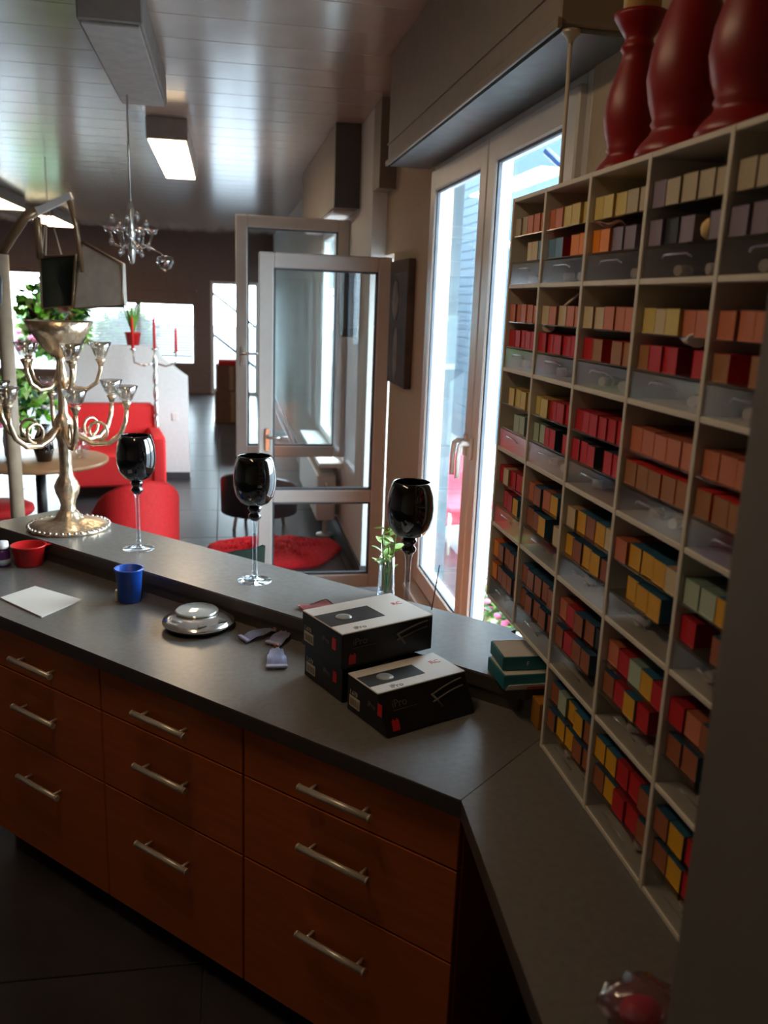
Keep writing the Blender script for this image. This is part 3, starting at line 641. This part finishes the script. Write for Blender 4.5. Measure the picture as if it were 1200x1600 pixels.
# black cartons with white lids
blk = mat('black_carton', (20, 18, 19), .45, var=.1, spec=.4); wht = mat('white_carton_lid', (226, 222, 218), .4, var=.02)
greyp = mat('grey_print', (104, 98, 94), .5); redp = mat('red_print', (206, 30, 30), .5); lblw = mat('barcode_label', (190, 178, 160), .6); barb = mat('barcode_ink', (60, 54, 50), .6)
wind = mat('dark_window_print', (58, 58, 60), .35, var=.4, scale=12)
LX, LY, HH = .28, .195, .095
def carton(loc, rz, label, top=True, skew=None, LY=.195, LX=.28):
    """local x along the long side, y towards the back; origin = front-left bottom corner"""
    t = thing('product_carton', label, 'carton', loc, rz, 'black and white product cartons')
    sk = skew or (0, 0)
    b = NB(); box(b, 0, LX, 0, LY, 0, HH-.004, .002)
    for v in b.verts:
        if v.co.z > HH*.5: v.co.y = v.co.y*(1-sk[0]/LY) + sk[0]; v.co.x += sk[1]
    bd = obj('carton', b, blk, t)
    b = NB(); y0 = sk[0]; box(b, sk[1], LX+sk[1], y0, LY, HH-.004, HH, .0015); ld = obj('lid', b, wht, t)
    ly = LY-y0
    if top:
     b = NB(); box(b, .0+sk[1]+.002, .165+sk[1], y0+ly*.28, y0+ly*.72, HH, HH+.0006); obj('window_print', b, wind, ld)
     b = NB(); lathe(b, [(0, .0), (.021, .0), (.021, .0012), (.012, .002), (0, .002)], 24, (.065+sk[1], y0+ly*.5, HH+.0006)); obj('knob_print', b, mat('knob_grey', (150, 152, 148), .3), ld)
    if top:
        text('logo', 'RC', .024, redp, ld, (LX-.05+sk[1], y0+ly*.56, HH+.0004), (0, 0, 0))
        text('lettering', 'iPro', .022, greyp, ld, (.045+sk[1], y0+ly*.06, HH+.0004), (0, 0, 0))
    # front face prints (y = 0, tilted when the front leans)
    ang = math.atan2(sk[0], HH)
    def fp(x, z): return (x+sk[1]*z/HH, sk[0]*z/HH-.0012, z)
    text('lettering', 'iPro', .026, greyp, bd, fp(.03, HH*.62), (PI/2-ang, 0, 0))
    b = NB(); box(b, .03, .10, -.0008, 0, 0, .0012); obj('rule_line', b, greyp, bd, fp(0, HH*.55), (-ang, 0, 0))
    b = NB(); box(b, 0, .02, -.0008, 0, 0, .024); box(b, .003, .006, -.0012, 0, .024, .028); box(b, .014, .017, -.0012, 0, .024, .028); obj('emblem', b, redp, bd, fp(.02, HH*.12), (-ang, 0, 0))
    b = NB()
    for dz in (0, .016): tube(b, [fp(LX-.115+.012*i, HH*.5+dz+.02*math.sin(i*.16)) for i in range(9)], .0024, 6)
    tube(b, [fp(LX-.115, HH*.5+.018), fp(LX-.09, HH*.5-.014)], .003, 6); obj('iron_print', b, greyp, bd)
    # left end prints (x = 0)
    b = NB(); box(b, -.0008, 0, LY-.058, LY-.012, .016, .044); lb = obj('barcode_label', b, lblw, bd)
    b = NB()
    for k in range(9): box(b, -.0012, -.0008, LY-.055+.0045*k, LY-.055+.0045*k+.0018, .02, .038)
    obj('barcode', b, barb, lb)
    text('lettering', '1.670', .016, lblw, bd, (-.0008, LY-.012, .048), (PI/2, 0, -PI/2))
    text('lettering', 'iPro', .02, greyp, bd, (-.0008, LY*.48, .048), (PI/2, 0, -PI/2))
    b = NB(); box(b, -.0008, 0, LY*.14, LY*.14+.018, .042, .072); obj('emblem', b, redp, bd)
    return t
fr = atz(535, 993, ZW+2*HH); rr_ = atz(676, 962, ZW+2*HH)
ang = math.atan2(rr_.y-fr.y, rr_.x-fr.x)
carton((fr.x, fr.y, ZW+HH+.003), ang, 'black carton with white lid on top of the stack')
carton((fr.x+.006, fr.y+.022, ZW+.0005), ang-.02, 'black carton underneath, at the bottom of the stack', top=False, LX=.158)
f3 = atz(605, 1155, ZW); r3 = atz(745, 1113, ZW); a3 = math.atan2(r3.y-f3.y, r3.x-f3.x)
carton((f3.x, f3.y, ZW+.0005), a3, 'black carton with white lid in front of the stack', skew=(.045, 0), LY=.178, LX=.262)

# packet, plant vase, stick
p = atz(492, 952, ZB)
o = obj('sample_packet', paper_bm(.11, .07, .003, 8, .002), [mat('orange_purple_packet', (170, 92, 90), .35, var=.6, scale=9)], None, (p.x+.01, p.y+.01, ZB+.003), (0, 0, .5)); tag(o, 'shiny orange and purple sample packet behind the boxes', 'packet')
p = atz(600, 926, ZB)
t = thing('plant_vase', 'slim glass vase with pale green leafy sprigs on bar', 'plant', (p.x, p.y-.03, ZB))
b = NB(); lathe(b, [(0, .0005), (.026, .0005), (.028, .006), (.024, .05), (.022, .13), (.0235, .13), (.0255, .05), (.027, .01), (0, .008)], 24); obj('vase', b, clearglass, t)
lf = NB(); v = [lf.verts.new(c) for c in ((0, 0, 0), (.014, .009, .004), (.034, .007, .003), (.05, 0, -.004), (.034, -.007, .003), (.014, -.009, .004), (.02, 0, 0))]
for tri in ((0, 1, 6), (1, 2, 6), (2, 3, 6), (3, 4, 6), (4, 5, 6), (5, 0, 6)): f = lf.faces.new([v[i] for i in tri]); f.smooth = True
lme = mesh('leaf', lf, g3)
for k, (dx, dy, h) in enumerate(((-.018, .0, .20), (.008, .01, .25), (.03, -.008, .29))):
    b = NB(); tube(b, [(dx*.2, dy*.2, .01), (dx*.6, dy, h*.5), (dx, dy*1.4, h)], .0022, 6); st = obj('stem', b, g1, t)
    for q in range(9):
        u = .38+.62*q/8; an = q*2.4+k
        l = obj('leaf', lme, None, st, (dx*u, dy*u*1.4, h*u), (random.uniform(-.5, .5), -random.uniform(.1, .8), an))
        s_ = random.uniform(.75, 1.1); l.scale = (s_, s_*1.3, s_)
b = NB(); p0 = Vector((.612, 2.395, ZB+.001)); p1_ = p0+Vector((.025, .03, .13)); tube(b, [p0, p0.lerp(p1_, .5), p1_], .0018, 6); blob(b, p0.lerp(p1_, .62), (.003, .003, .006), sub=1); blob(b, p1_, (.0025, .0025, .004), sub=1)
o = obj('incense_stick', b, blackl); tag(o, 'thin dark stick leaning up in front of the window', 'stick')

# teal cartons at the end of the bar
teal = mat('teal_carton', (14, 104, 116), .5, var=.15); whc = mat('white_carton_side', (214, 208, 198), .5, var=.04)
def tealbox(loc, rz, w, d, h, label, flap=False, rot=None):
    t = thing('teal_carton', label, 'carton', loc, rz, 'teal and white cartons by the shelf', rot)
    b = NB(); box(b, 0, w, 0, d, 0, h, .0015); obj('carton', b, teal, t)
    b = NB(); box(b, .004, w-.003, .003, d-.003, h, h+.0008); obj('top_label', b, whc, t)
    if flap:
        b = NB(); box(b, .004, w+.004, -.003, -.001, .002, h*.9, .0005); fl_ = obj('flap', b, whc, t, (0, 0, 0), (.75, 0, 0))
        b = NB(); box(b, w*.4, w*.95, -.0042, -.003, h*.2, h*.5, .0005); obj('red_print', b, redp, fl_)
    else: text('lettering', 'F', .016, whc, t, (w*.5, -.0006, h*.35), (PI/2, 0, 0))
tealbox((.658, 1.835, ZB+.0005), .03, .14, .12, .036, 'lower teal carton with open white flap and red print', flap=True)
tealbox((.662, 1.862, ZB+.0385), -.02, .12, .11, .034, 'upper teal carton with white top beside the shelf')
b = NB(); box(b, 0, .035, 0, .05, 0, .068, .002); o = obj('yellow_carton', b, mat('ochre_carton', (170, 112, 24), .55)); o.location = (.728, 1.772, ZW+.0005); tag(o, 'small ochre carton squeezed beside the shelf upright', 'carton')
t = thing('plastic_bag', 'crumpled pink plastic bag at the bottom of photo', 'bag', (.565, .925, ZW+.001))
b = NB(); blob(b, (0, 0, .035), (.055, .04, .036), sub=3)
for v in b.verts: v.co += Vector((random.uniform(-1, 1), random.uniform(-1, 1), random.uniform(-.5, 1)))*.006
for v in b.verts: v.co.z = max(v.co.z, 0)
obj('film', b, glassy('pink_film', (.95, .72, .74), .8, .15), t)
b = NB(); blob(b, (.005, 0, .022), (.032, .024, .02), sub=2); obj('contents', b, mat('pink_contents', (190, 60, 90), .5), t)

# ============================================================ SALON FURNITURE
t = thing('half_wall', 'white half wall with sloping end behind the red armchair', 'partition', (0, 8.93, 0))
b = NB(); prism(b, [(-1.62, 0), (-.361, 0), (-.372, 1.04), (-.63, 1.235), (-.66, 1.34), (-1.62, 1.335)], 0, .14)
for v in b.verts: v.co = Vector((v.co.x, v.co.z, v.co.y))
bmesh.ops.recalc_face_normals(b, faces=b.faces[:]); obj('panel', b, plaster_w, t)
b = NB(); box(b, -1.62, -.36, -.012, 0, 0, .07, .002); obj('skirting', b, MATS['dark_baseboard'], t)
b = NB(); box(b, -.53, -.47, -.008, 0, .60, .68, .003); sk_ = obj('socket', b, pvc, t)
t = thing('potted_plant', 'small plant in red pot on the half wall', 'plant', (-.895, 8.99, 1.342))
b = NB(); lathe(b, [(0, 0), (.055, 0), (.075, .11), (.08, .112), (.08, .122), (.07, .122), (.05, .01), (0, .01)], 24); obj('pot', b, MATS['red_plastic'], t)
b = NB()
for k in range(14):
    an = k*2.4; L = random.uniform(.2, .38); d = Vector((math.cos(an)*.35, math.sin(an)*.35, 1)).normalized(); sd = d.cross(Vector((0, 0, 1))).normalized()*.016; o0 = Vector((0, 0, .1))
    vv = [b.verts.new(o0-sd), b.verts.new(o0+sd), b.verts.new(o0+d*L*.6+sd*.8), b.verts.new(o0+d*L), b.verts.new(o0+d*L*.6-sd*.8)]; b.faces.new(vv)
obj('foliage', b, g1, t)
p = atz(248, 755, 0)
t = thing('floor_candelabra', 'tall twisted silver candle stand with red candles', 'candle stand', (p.x, 8.6, 0))
b = NB(); lathe(b, [(0, 0), (.12, 0), (.12, .015), (.05, .04), (.02, .07), (0, .08)], 24); obj('base', b, chrome, t)
b = NB(); 
for ph in (0, PI): tube(b, [(.012*math.cos(z*22+ph), .012*math.sin(z*22+ph), .05+z) for z in [i*.025 for i in range(50)]], .013, 8)
obj('twisted_pole', b, chrome, t)
for dx, hz in ((-.2, 1.33), (0, 1.335), (.2, 1.31)):
    b = NB(); tube(b, [(0, 0, 1.2), (dx*.5, 0, 1.17), (dx*.95, 0, 1.2), (dx, 0, hz-.02)] if dx else [(0, 0, 1.2), (0, 0, hz-.02)], .010, 8); lathe(b, [(0, -.02), (.02, -.02), (.035, .0), (.03, .0), (0, -.01)], 16, (dx, 0, hz)); a_ = obj('arm', b, chrome, t)
    b = NB(); lathe(b, [(0, 0), (.014, 0), (.012, .27 if dx <= 0 else .2), (.003, .3 if dx <= 0 else .23), (0, .3 if dx <= 0 else .23)], 12, (dx, 0, hz)); obj('candle', b, red_fab, a_)
def tub_chair(loc, rz, label, m, w=.62, hb=.78, hs=.42, legs=True, group=None):
    t = thing('tub_armchair', label, 'armchair', loc, rz, group)        # opens towards local -y
    b = NB(); n = 22; R = w/2; ins, outs = [], []
    for i in range(n+1):
        an = -PI*.12 + (PI*1.24)*i/n; h = hs + (hb-hs)*(.45+.55*math.sin(max(0, min(PI, an)))**.8)
        ring = []
        for (r, z) in ((R, .14), (R*1.02, h-.02), (R*.97, h), (R*.84, h-.02), (R*.82, .2)): ring.append(b.verts.new((r*math.cos(an), r*math.sin(an)*.95, z)))
        ins.append(ring)
    for a, c in zip(ins, ins[1:]):
        for k in range(4): f = b.faces.new((a[k], a[k+1], c[k+1], c[k])); f.smooth = True
    b.faces.new(ins[0]); b.faces.new(list(reversed(ins[-1]))); obj('backrest', b, m, t)
    b = NB(); lathe(b, [(0, .14), (R*.9, .14), (R*.92, .18), (R*.9, hs-.04), (R*.82, hs), (0, hs+.01)], 28); obj('seat', b, m, t)
    if legs:
        for an in (PI/4, 3*PI/4, 5*PI/4, 7*PI/4): b = NB(); tube(b, [(R*.75*math.cos(an), R*.75*math.sin(an), 0), (R*.66*math.cos(an), R*.66*math.sin(an), .15)], .014); obj('leg', b, steel, t)
    return t
tub_chair((-.53, 5.2, 0), PI+.35, 'red tub armchair with its back to the bar', red_fab, .50, .80, .42, group='red armchairs')
t = thing('red_sofa_chair', 'deep red lounge chair standing against the half wall', 'armchair', (-1.06, 8.35, 0), .15, 'red armchairs')
b = NB(); box(b, -.42, .42, -.4, .34, .12, .42, .05, seg=3); obj('seat', b, red_fab, t)
b = NB(); box(b, -.42, .42, .2, .42, .3, .80, .06, seg=3); obj('backrest', b, red_fab, t)
for sx in (-.46, .34): b = NB(); box(b, sx, sx+.13, -.42, .38, .10, .58, .05, seg=3); obj('armrest', b, red_fab, t)
for sx in (-.38, .38):
    for sy in (-.34, .34): b = NB(); tube(b, [(sx, sy, 0), (sx, sy, .14)], .02); obj('leg', b, blackl, t)
tw = mat('light_brown_tabletop', (164, 120, 84), .35, scale=8, stretch=(1, 8, 1))
p = atz(62, 716, .72)
t = thing('round_table', 'round light wood table behind the candelabra', 'table', (p.x, p.y, 0))
b = NB(); lathe(b, [(0, .69), (.44, .69), (.45, .70), (.45, .715), (.44, .72), (0, .72)], 48); obj('tabletop', b, tw, t)
b = NB(); tube(b, [(0, 0, .02), (0, 0, .69)], .035, 14); obj('column', b, blackl, t)
b = NB(); lathe(b, [(0, 0), (.16, 0), (.16, .012), (.05, .03), (0, .03)], 32); obj('base', b, blackl, t)
tx, ty = p.x, p.y
def vase(dx, dy, label, m, s=1., h=.2):
    t = thing('table_vase', label, 'vase', (tx+dx, ty+dy, .7205), 0, 'vessels on the round table')
    b = NB(); lathe(b, [(0, 0), (.04*s, 0), (.055*s, h*.35), (.045*s, h*.7), (.03*s, h*.85), (.036*s, h), (.032*s, h), (.026*s, h*.85), (0, h*.1)], 20); obj('body', b, m, t)
    b = NB(); lathe(b, [(.033*s, h*.99), (.04*s, h), (.04*s, h*1.02), (.031*s, h*1.02)], 20); obj('rim', b, m, t)
vase(.05, -.1, 'black vase on the round table behind the candelabra', blackglass, 1.2, .24)
vase(.27, .05, 'clear vase at the right side of round table', clearglass, 1., .2)
vase(.15, .18, 'pale frosted vase at the back of the round table', mat('frosted', (200, 196, 196), .4), .9, .22)
vase(-.12, -.2, 'small dark vase at the left side of round table', blackl, .8, .08)
p = atz(12, 788, .45)
t = thing('round_stool', 'round red stool at the left edge before the table', 'stool', (p.x-.05, p.y, 0))
b = NB(); lathe(b, [(0, .39), (.2, .39), (.215, .41), (.21, .44), (.18, .455), (0, .46)], 32); obj('seat', b, red_fab, t)
b = NB(); tube(b, [(0, 0, .02), (0, 0, .39)], .025); obj('column', b, steel, t)
b = NB(); lathe(b, [(0, 0), (.12, 0), (.12, .012), (.04, .03), (0, .03)], 28); obj('base', b, chrome, t)
tub_chair((.27, 6.95, 0), PI*.9, 'low black leather tub chair behind the glazed door', blackl, .62, .50, .27, True)
b = NB()
pts = []
for i in range(40):
    an = 2*PI*i/40; pts.append((.36+.47*math.cos(an)*(1+.12*math.sin(3*an)), 6.15+.42*math.sin(an)*(1+.1*math.cos(2*an))))
rings = []
for (sc_, z) in ((1, .0), (1.02, .02), (.95, .045), (.7, .06), (.35, .065)):
    rings.append([b.verts.new((.36+(x-.36)*sc_+random.uniform(-.012, .012), 6.15+(y-6.15)*sc_+random.uniform(-.012, .012), z+(random.uniform(-.008, .012) if z > 0 else 0))) for x, y in pts])
for a, c in zip(rings, rings[1:]):
    for k in range(40): f = b.faces.new((a[k], a[(k+1) % 40], c[(k+1) % 40], c[k])); f.smooth = True
b.faces.new(rings[-1]); b.faces.new(list(reversed(rings[0])))
t = thing('shaggy_rug', 'bright red shaggy rug on the floor behind the bar', 'rug', (.36, 6.15, .001))
ro = obj('pile', b, red_fur, t, (-.36, -6.15, 0))
fb = NB()
for _ in range(2600):
    r_ = math.sqrt(random.random())*.97; an = random.uniform(0, 2*PI); x, y = .47*r_*math.cos(an)*(1+.12*math.sin(3*an)), .42*r_*math.sin(an)*(1+.1*math.cos(2*an))
    z = .05*(1-r_**4)+.008; d = Vector((random.uniform(-.02, .02), random.uniform(-.02, .02), .025)); s_ = Vector((random.uniform(-1, 1), random.uniform(-1, 1), 0)).normalized()*.006
    vv = [fb.verts.new(Vector((x, y, z))-s_), fb.verts.new(Vector((x, y, z))+s_), fb.verts.new(Vector((x, y, z))+d)]; fb.faces.new(vv)
fo = obj('tufts', fb, red_fur, t); fo['kind'] = 'stuff'
p = atz(352, 866, .76)
t = thing('green_chair', 'dark green chair tucked behind the bar, only its back showing', 'chair', (p.x+.02, p.y+.14, 0), .5)
gm = mat('dark_green_shell', (12, 20, 15), .95, spec=.1)
b = NB(); n = 16
rows = []
for i in range(n+1):
    an = PI*(.2+.6*i/n); rows.append([b.verts.new((r_*math.cos(an)*1.05, -r_*math.sin(an)*.75+.1, z)) for r_, z in ((.2, .46), (.215, .6), (.22, .745-.03*abs(i/n-.5)), (.205, .75-.03*abs(i/n-.5)), (.2, .6), (.185, .46))])
for a, c in zip(rows, rows[1:]):
    for k in range(5): f = b.faces.new((a[k], a[k+1], c[k+1], c[k])); f.smooth = True
b.faces.new(rows[0]); b.faces.new(list(reversed(rows[-1]))); obj('backrest', b, gm, t)
b = NB(); lathe(b, [(0, .43), (.2, .43), (.215, .445), (.2, .465), (0, .46)], 28, (0, .06, 0)); obj('seat', b, gm, t)
for an in (PI/4, 3*PI/4, 5*PI/4, 7*PI/4): b = NB(); tube(b, [(.2*math.cos(an), .06+.2*math.sin(an), 0), (.14*math.cos(an), .06+.14*math.sin(an), .43)], .011); obj('leg', b, steel, t)
t = thing('radiator', 'white panel radiator under the salon window sill', 'radiator', (.785, 6.64, 0))
b = NB(); box(b, -.075, .075, 0, 1.6, .13, .50, .008); obj('body', b, pvc, t)
b = NB()
for k in range(26): box(b, -.065, .065, .03+k*.06, .06+k*.06, .50, .512)
obj('top_grille', b, pvc, t)
b = NB(); tube(b, [(0, .05, .01), (0, .05, .13)], .02); lathe(b, [(0, 0), (.07, 0), (.07, .01), (0, .02)], 20, (0, .05, 0)); obj('foot', b, pvc, t)
b = NB(); tube(b, [(.0, -.005, .42), (.0, -.04, .42), (.08, -.04, .42), (.1, -.04, .30)], .011); lathe(b, [(0, 0), (.02, 0), (.02, .05), (0, .05)], 14, (.0, -.04, .40)); obj('valve', b, chrome, t)
b = NB(); tube(b, [(.0, -.005, .18), (.0, -.03, .18), (.1, -.03, .18)], .009); obj('pipe', b, pvc, t)
card = mat('brown_cardboard', (112, 78, 58), .8)
for (x, y, w, h, z, lb) in ((.10, 13.2, .5, .48, 0, 'large brown carton on the floor near the exit door'), (.08, 13.2, .42, .38, .4805, 'smaller brown carton stacked near the exit door')):
    t = thing('cardboard_box', lb, 'carton', (x, y, z), .06, 'cartons near the exit')
    b = NB(); box(b, -w/2, w/2, -.2, .2, 0, h, .004); obj('carton', b, card, t)
    b = NB(); box(b, -.03, .03, -.203, -.2, .02, h-.01); obj('tape', b, mat('packing_tape', (150, 116, 84), .4), t)
b = NB(); box(b, -.18, .18, -.18, .18, 0, .07, .01); o = obj('red_cushion', b, red_fab, None, (.08, 13.2, .861)); tag(o, 'red cushion on top of the cartons by the exit', 'cushion')

# crystal chandelier, left of the lit lamp
p = aty(205, 365, 5.0)
t = thing('crystal_chandelier', 'small crystal chandelier hanging above the candelabra', 'chandelier', (p.x, 5.0, p.z))
b = NB(); tube(b, [(0, 0, .15), (0, 0, ZC-p.z-.02)], .005, 6); lathe(b, [(0, -.03), (.05, -.02), (.055, 0), (0, 0)], 20, (0, 0, ZC-p.z-.002)); obj('rod', b, chrome, t)
b = NB(); lathe(b, [(0, -.16), (.012, -.15), (.02, -.1), (.014, -.04), (.024, .0), (.014, .06), (.02, .12), (.01, .16), (0, .16)], 14); obj('spindle', b, chrome, t)
for k in range(6):
    an = k*PI/3+.2; c_, s_ = math.cos(an), math.sin(an)
    b = NB(); tube(b, [(.01*c_, .01*s_, -.04), (.05*c_, .05*s_, -.075), (.09*c_, .09*s_, -.06), (.11*c_, .11*s_, 0)], .006, 8); ar = obj('arm', b, crystal, t)
    b = NB(); lathe(b, [(0, 0), (.02, .004), (.032, .03), (.028, .03), (0, .01)], 14, (.11*c_, .11*s_, 0)); obj('cup', b, crystal, ar)
for k in range(22):
    an = k*2.399; r_ = .03+.085*((k*7) % 10)/10; z = .10-.22*((k*3) % 11)/11
    b = NB(); lathe(b, [(0, -.028), (.011, -.012), (.008, .008), (0, .014)], 6, (r_*math.cos(an), r_*math.sin(an), z)); obj('crystal_drop', b, crystal, t)
q = aty(258, 410, 5.0)
b = NB(); tube(b, [(.05, 0, -.05), (q.x-p.x-.03, 0, q.z-p.z+.05), (q.x-p.x, 0, q.z-p.z+.03)], .004, 8); lathe(b, [(0, -.045), (.03, -.03), (.045, 0), (.04, .03), (0, .035)], 16, (q.x-p.x, 0, q.z-p.z)); obj('hanging_bowl', b, crystal, t)

# hair processor: pole with angled grey heater panels
p0 = aty(12, 560, 5.2)
t = thing('hair_processor', 'hair processor stand with angled grey heater panels at left', 'hair processor', (p0.x, 5.2, 0))
hp = mat('grey_panel_plastic', (206, 196, 182), .35); hb = mat('bronze_edge', (150, 122, 92), .3, .6)
b = NB(); tube(b, [(0, 0, .03), (0, 0, 2.02)], .04, 14); obj('pole', b, mat('beige_metal', (172, 150, 126), .4), t)
b = NB(); 
for k in range(5): an = k*2*PI/5; tube(b, [(0, 0, .06), (.3*math.cos(an), .3*math.sin(an), .04)], .02); 
obj('base', b, blackl, t)
def rel(x, y, dy=0): v_ = aty(x, y, 5.2+dy); return Vector((v_.x-p0.x, dy, v_.z))
def panel(quad, th, name, m, edge=True):
    b = NB(); v = [rel(*q_) for q_ in quad]; nn = (v[1]-v[0]).cross(v[2]-v[0]).normalized()*th
    a_ = [b.verts.new(x) for x in v]; c_ = [b.verts.new(x+nn) for x in v]; n = len(v)
    b.faces.new(a_); b.faces.new(list(reversed(c_)))
    for i in range(n): b.faces.new((a_[i], c_[i], c_[(i+1) % n], a_[(i+1) % n]))
    bmesh.ops.recalc_face_normals(b, faces=b.faces[:]); o = obj(name, b, m, t)
    if edge:
        b = NB(); tube(b, v+[v[0]], .008, 6); obj('edge_trim', b, hb, o)
    return o
panel([(128, 378, -.05), (190, 412, -.2), (193, 478, -.2), (116, 482, .0)], .03, 'heater_panel', hp)
panel([(62, 402, .15), (118, 398, .05), (113, 478, .05), (66, 482, .15)], .03, 'heater_panel', mat('dark_mirror_panel', (52, 60, 54), .12, .4))
panel([(38, 332, -.05), (108, 300, -.1), (112, 310, -.1), (42, 345, -.05)], .03, 'top_bar', pvc, False)
b = NB(); tube(b, [rel(106, 306, -.08), rel(118, 350, -.06), rel(130, 425, -.04)], .014, 8); tube(b, [rel(58, 340, 0), rel(62, 402, .1)], .02, 8); tube(b, [Vector((0, 0, 2.02)), rel(40, 338, -.05), rel(58, 330, -.05)], .025, 8); obj('arm', b, hb, t)
t = thing('dryer_hood', 'black hair dryer hood at the left edge', 'dryer hood', (p0.x-.10, 4.92, 1.885))
b = NB(); lathe(b, [(.13, -.16), (.15, -.12), (.16, 0), (.13, .1), (.07, .15), (0, .16)], 28); obj('hood', b, blackl, t)
b = NB(); lathe(b, [(.131, -.162), (.14, -.17), (.125, -.17), (.12, -.16)], 28); obj('rim', b, hp, t)

p = aty(82, 478, 8.6)
t = thing('hanging_plant', 'lush green hanging plant behind the candelabra', 'plant', (p.x, 8.6, p.z))
b = NB(); lathe(b, [(0, -.2), (.12, -.19), (.2, -.1), (.22, 0), (.2, 0), (.18, -.09), (0, -.17)], 24); obj('basket', b, wood_dark, t)
b = NB()
for k in range(3): an = k*2*PI/3; tube(b, [(.21*math.cos(an), .21*math.sin(an), 0), (0, 0, .9)], .004, 6)
tube(b, [(0, 0, .9), (0, 0, ZC-p.z-.001)], .004, 6); obj('hanger', b, steel, t)
b = NB(); leaf_cloud(b, (0, 0, -.02), (.30, .26, .26), 420, .13, (0, 0, 1, 2)); leaf_cloud(b, (.08, -.05, -.26), (.24, .2, .16), 160, .12, (0, 0, 2)); o = obj('foliage', b, [mat('bright_leaf', (120, 186, 60), .5, var=.3), g2, g3], t); o['kind'] = 'stuff'
t = thing('flower_arrangement', 'pink and green flower arrangement on the round table', 'flowers', (tx-.2, ty+.12, .7205))
b = NB(); lathe(b, [(0, 0), (.05, 0), (.06, .1), (.05, .2), (.06, .22), (.05, .22), (.04, .19), (0, .02)], 20); obj('vase', b, MATS['frosted'], t)
b = NB(); leaf_cloud(b, (.05, 0, .38), (.24, .2, .2), 260, .1, (0, 0, 1, 2)); o = obj('foliage', b, [MATS['bright_leaf'], g2, g3], t); o['kind'] = 'stuff'
for k in range(9):
    an = k*2.4; pos = (.05+.2*math.cos(an), .16*math.sin(an)-.05, .34+.18*math.sin(k*1.7))
    b = NB()
    for j in range(6): blob(b, (pos[0]+.022*math.cos(j), pos[1]+.022*math.sin(j), pos[2]+.006*math.sin(j*2)), (.02, .02, .014), sub=1)
    obj('blossom', b, pinkm if k % 3 else whitep, t)
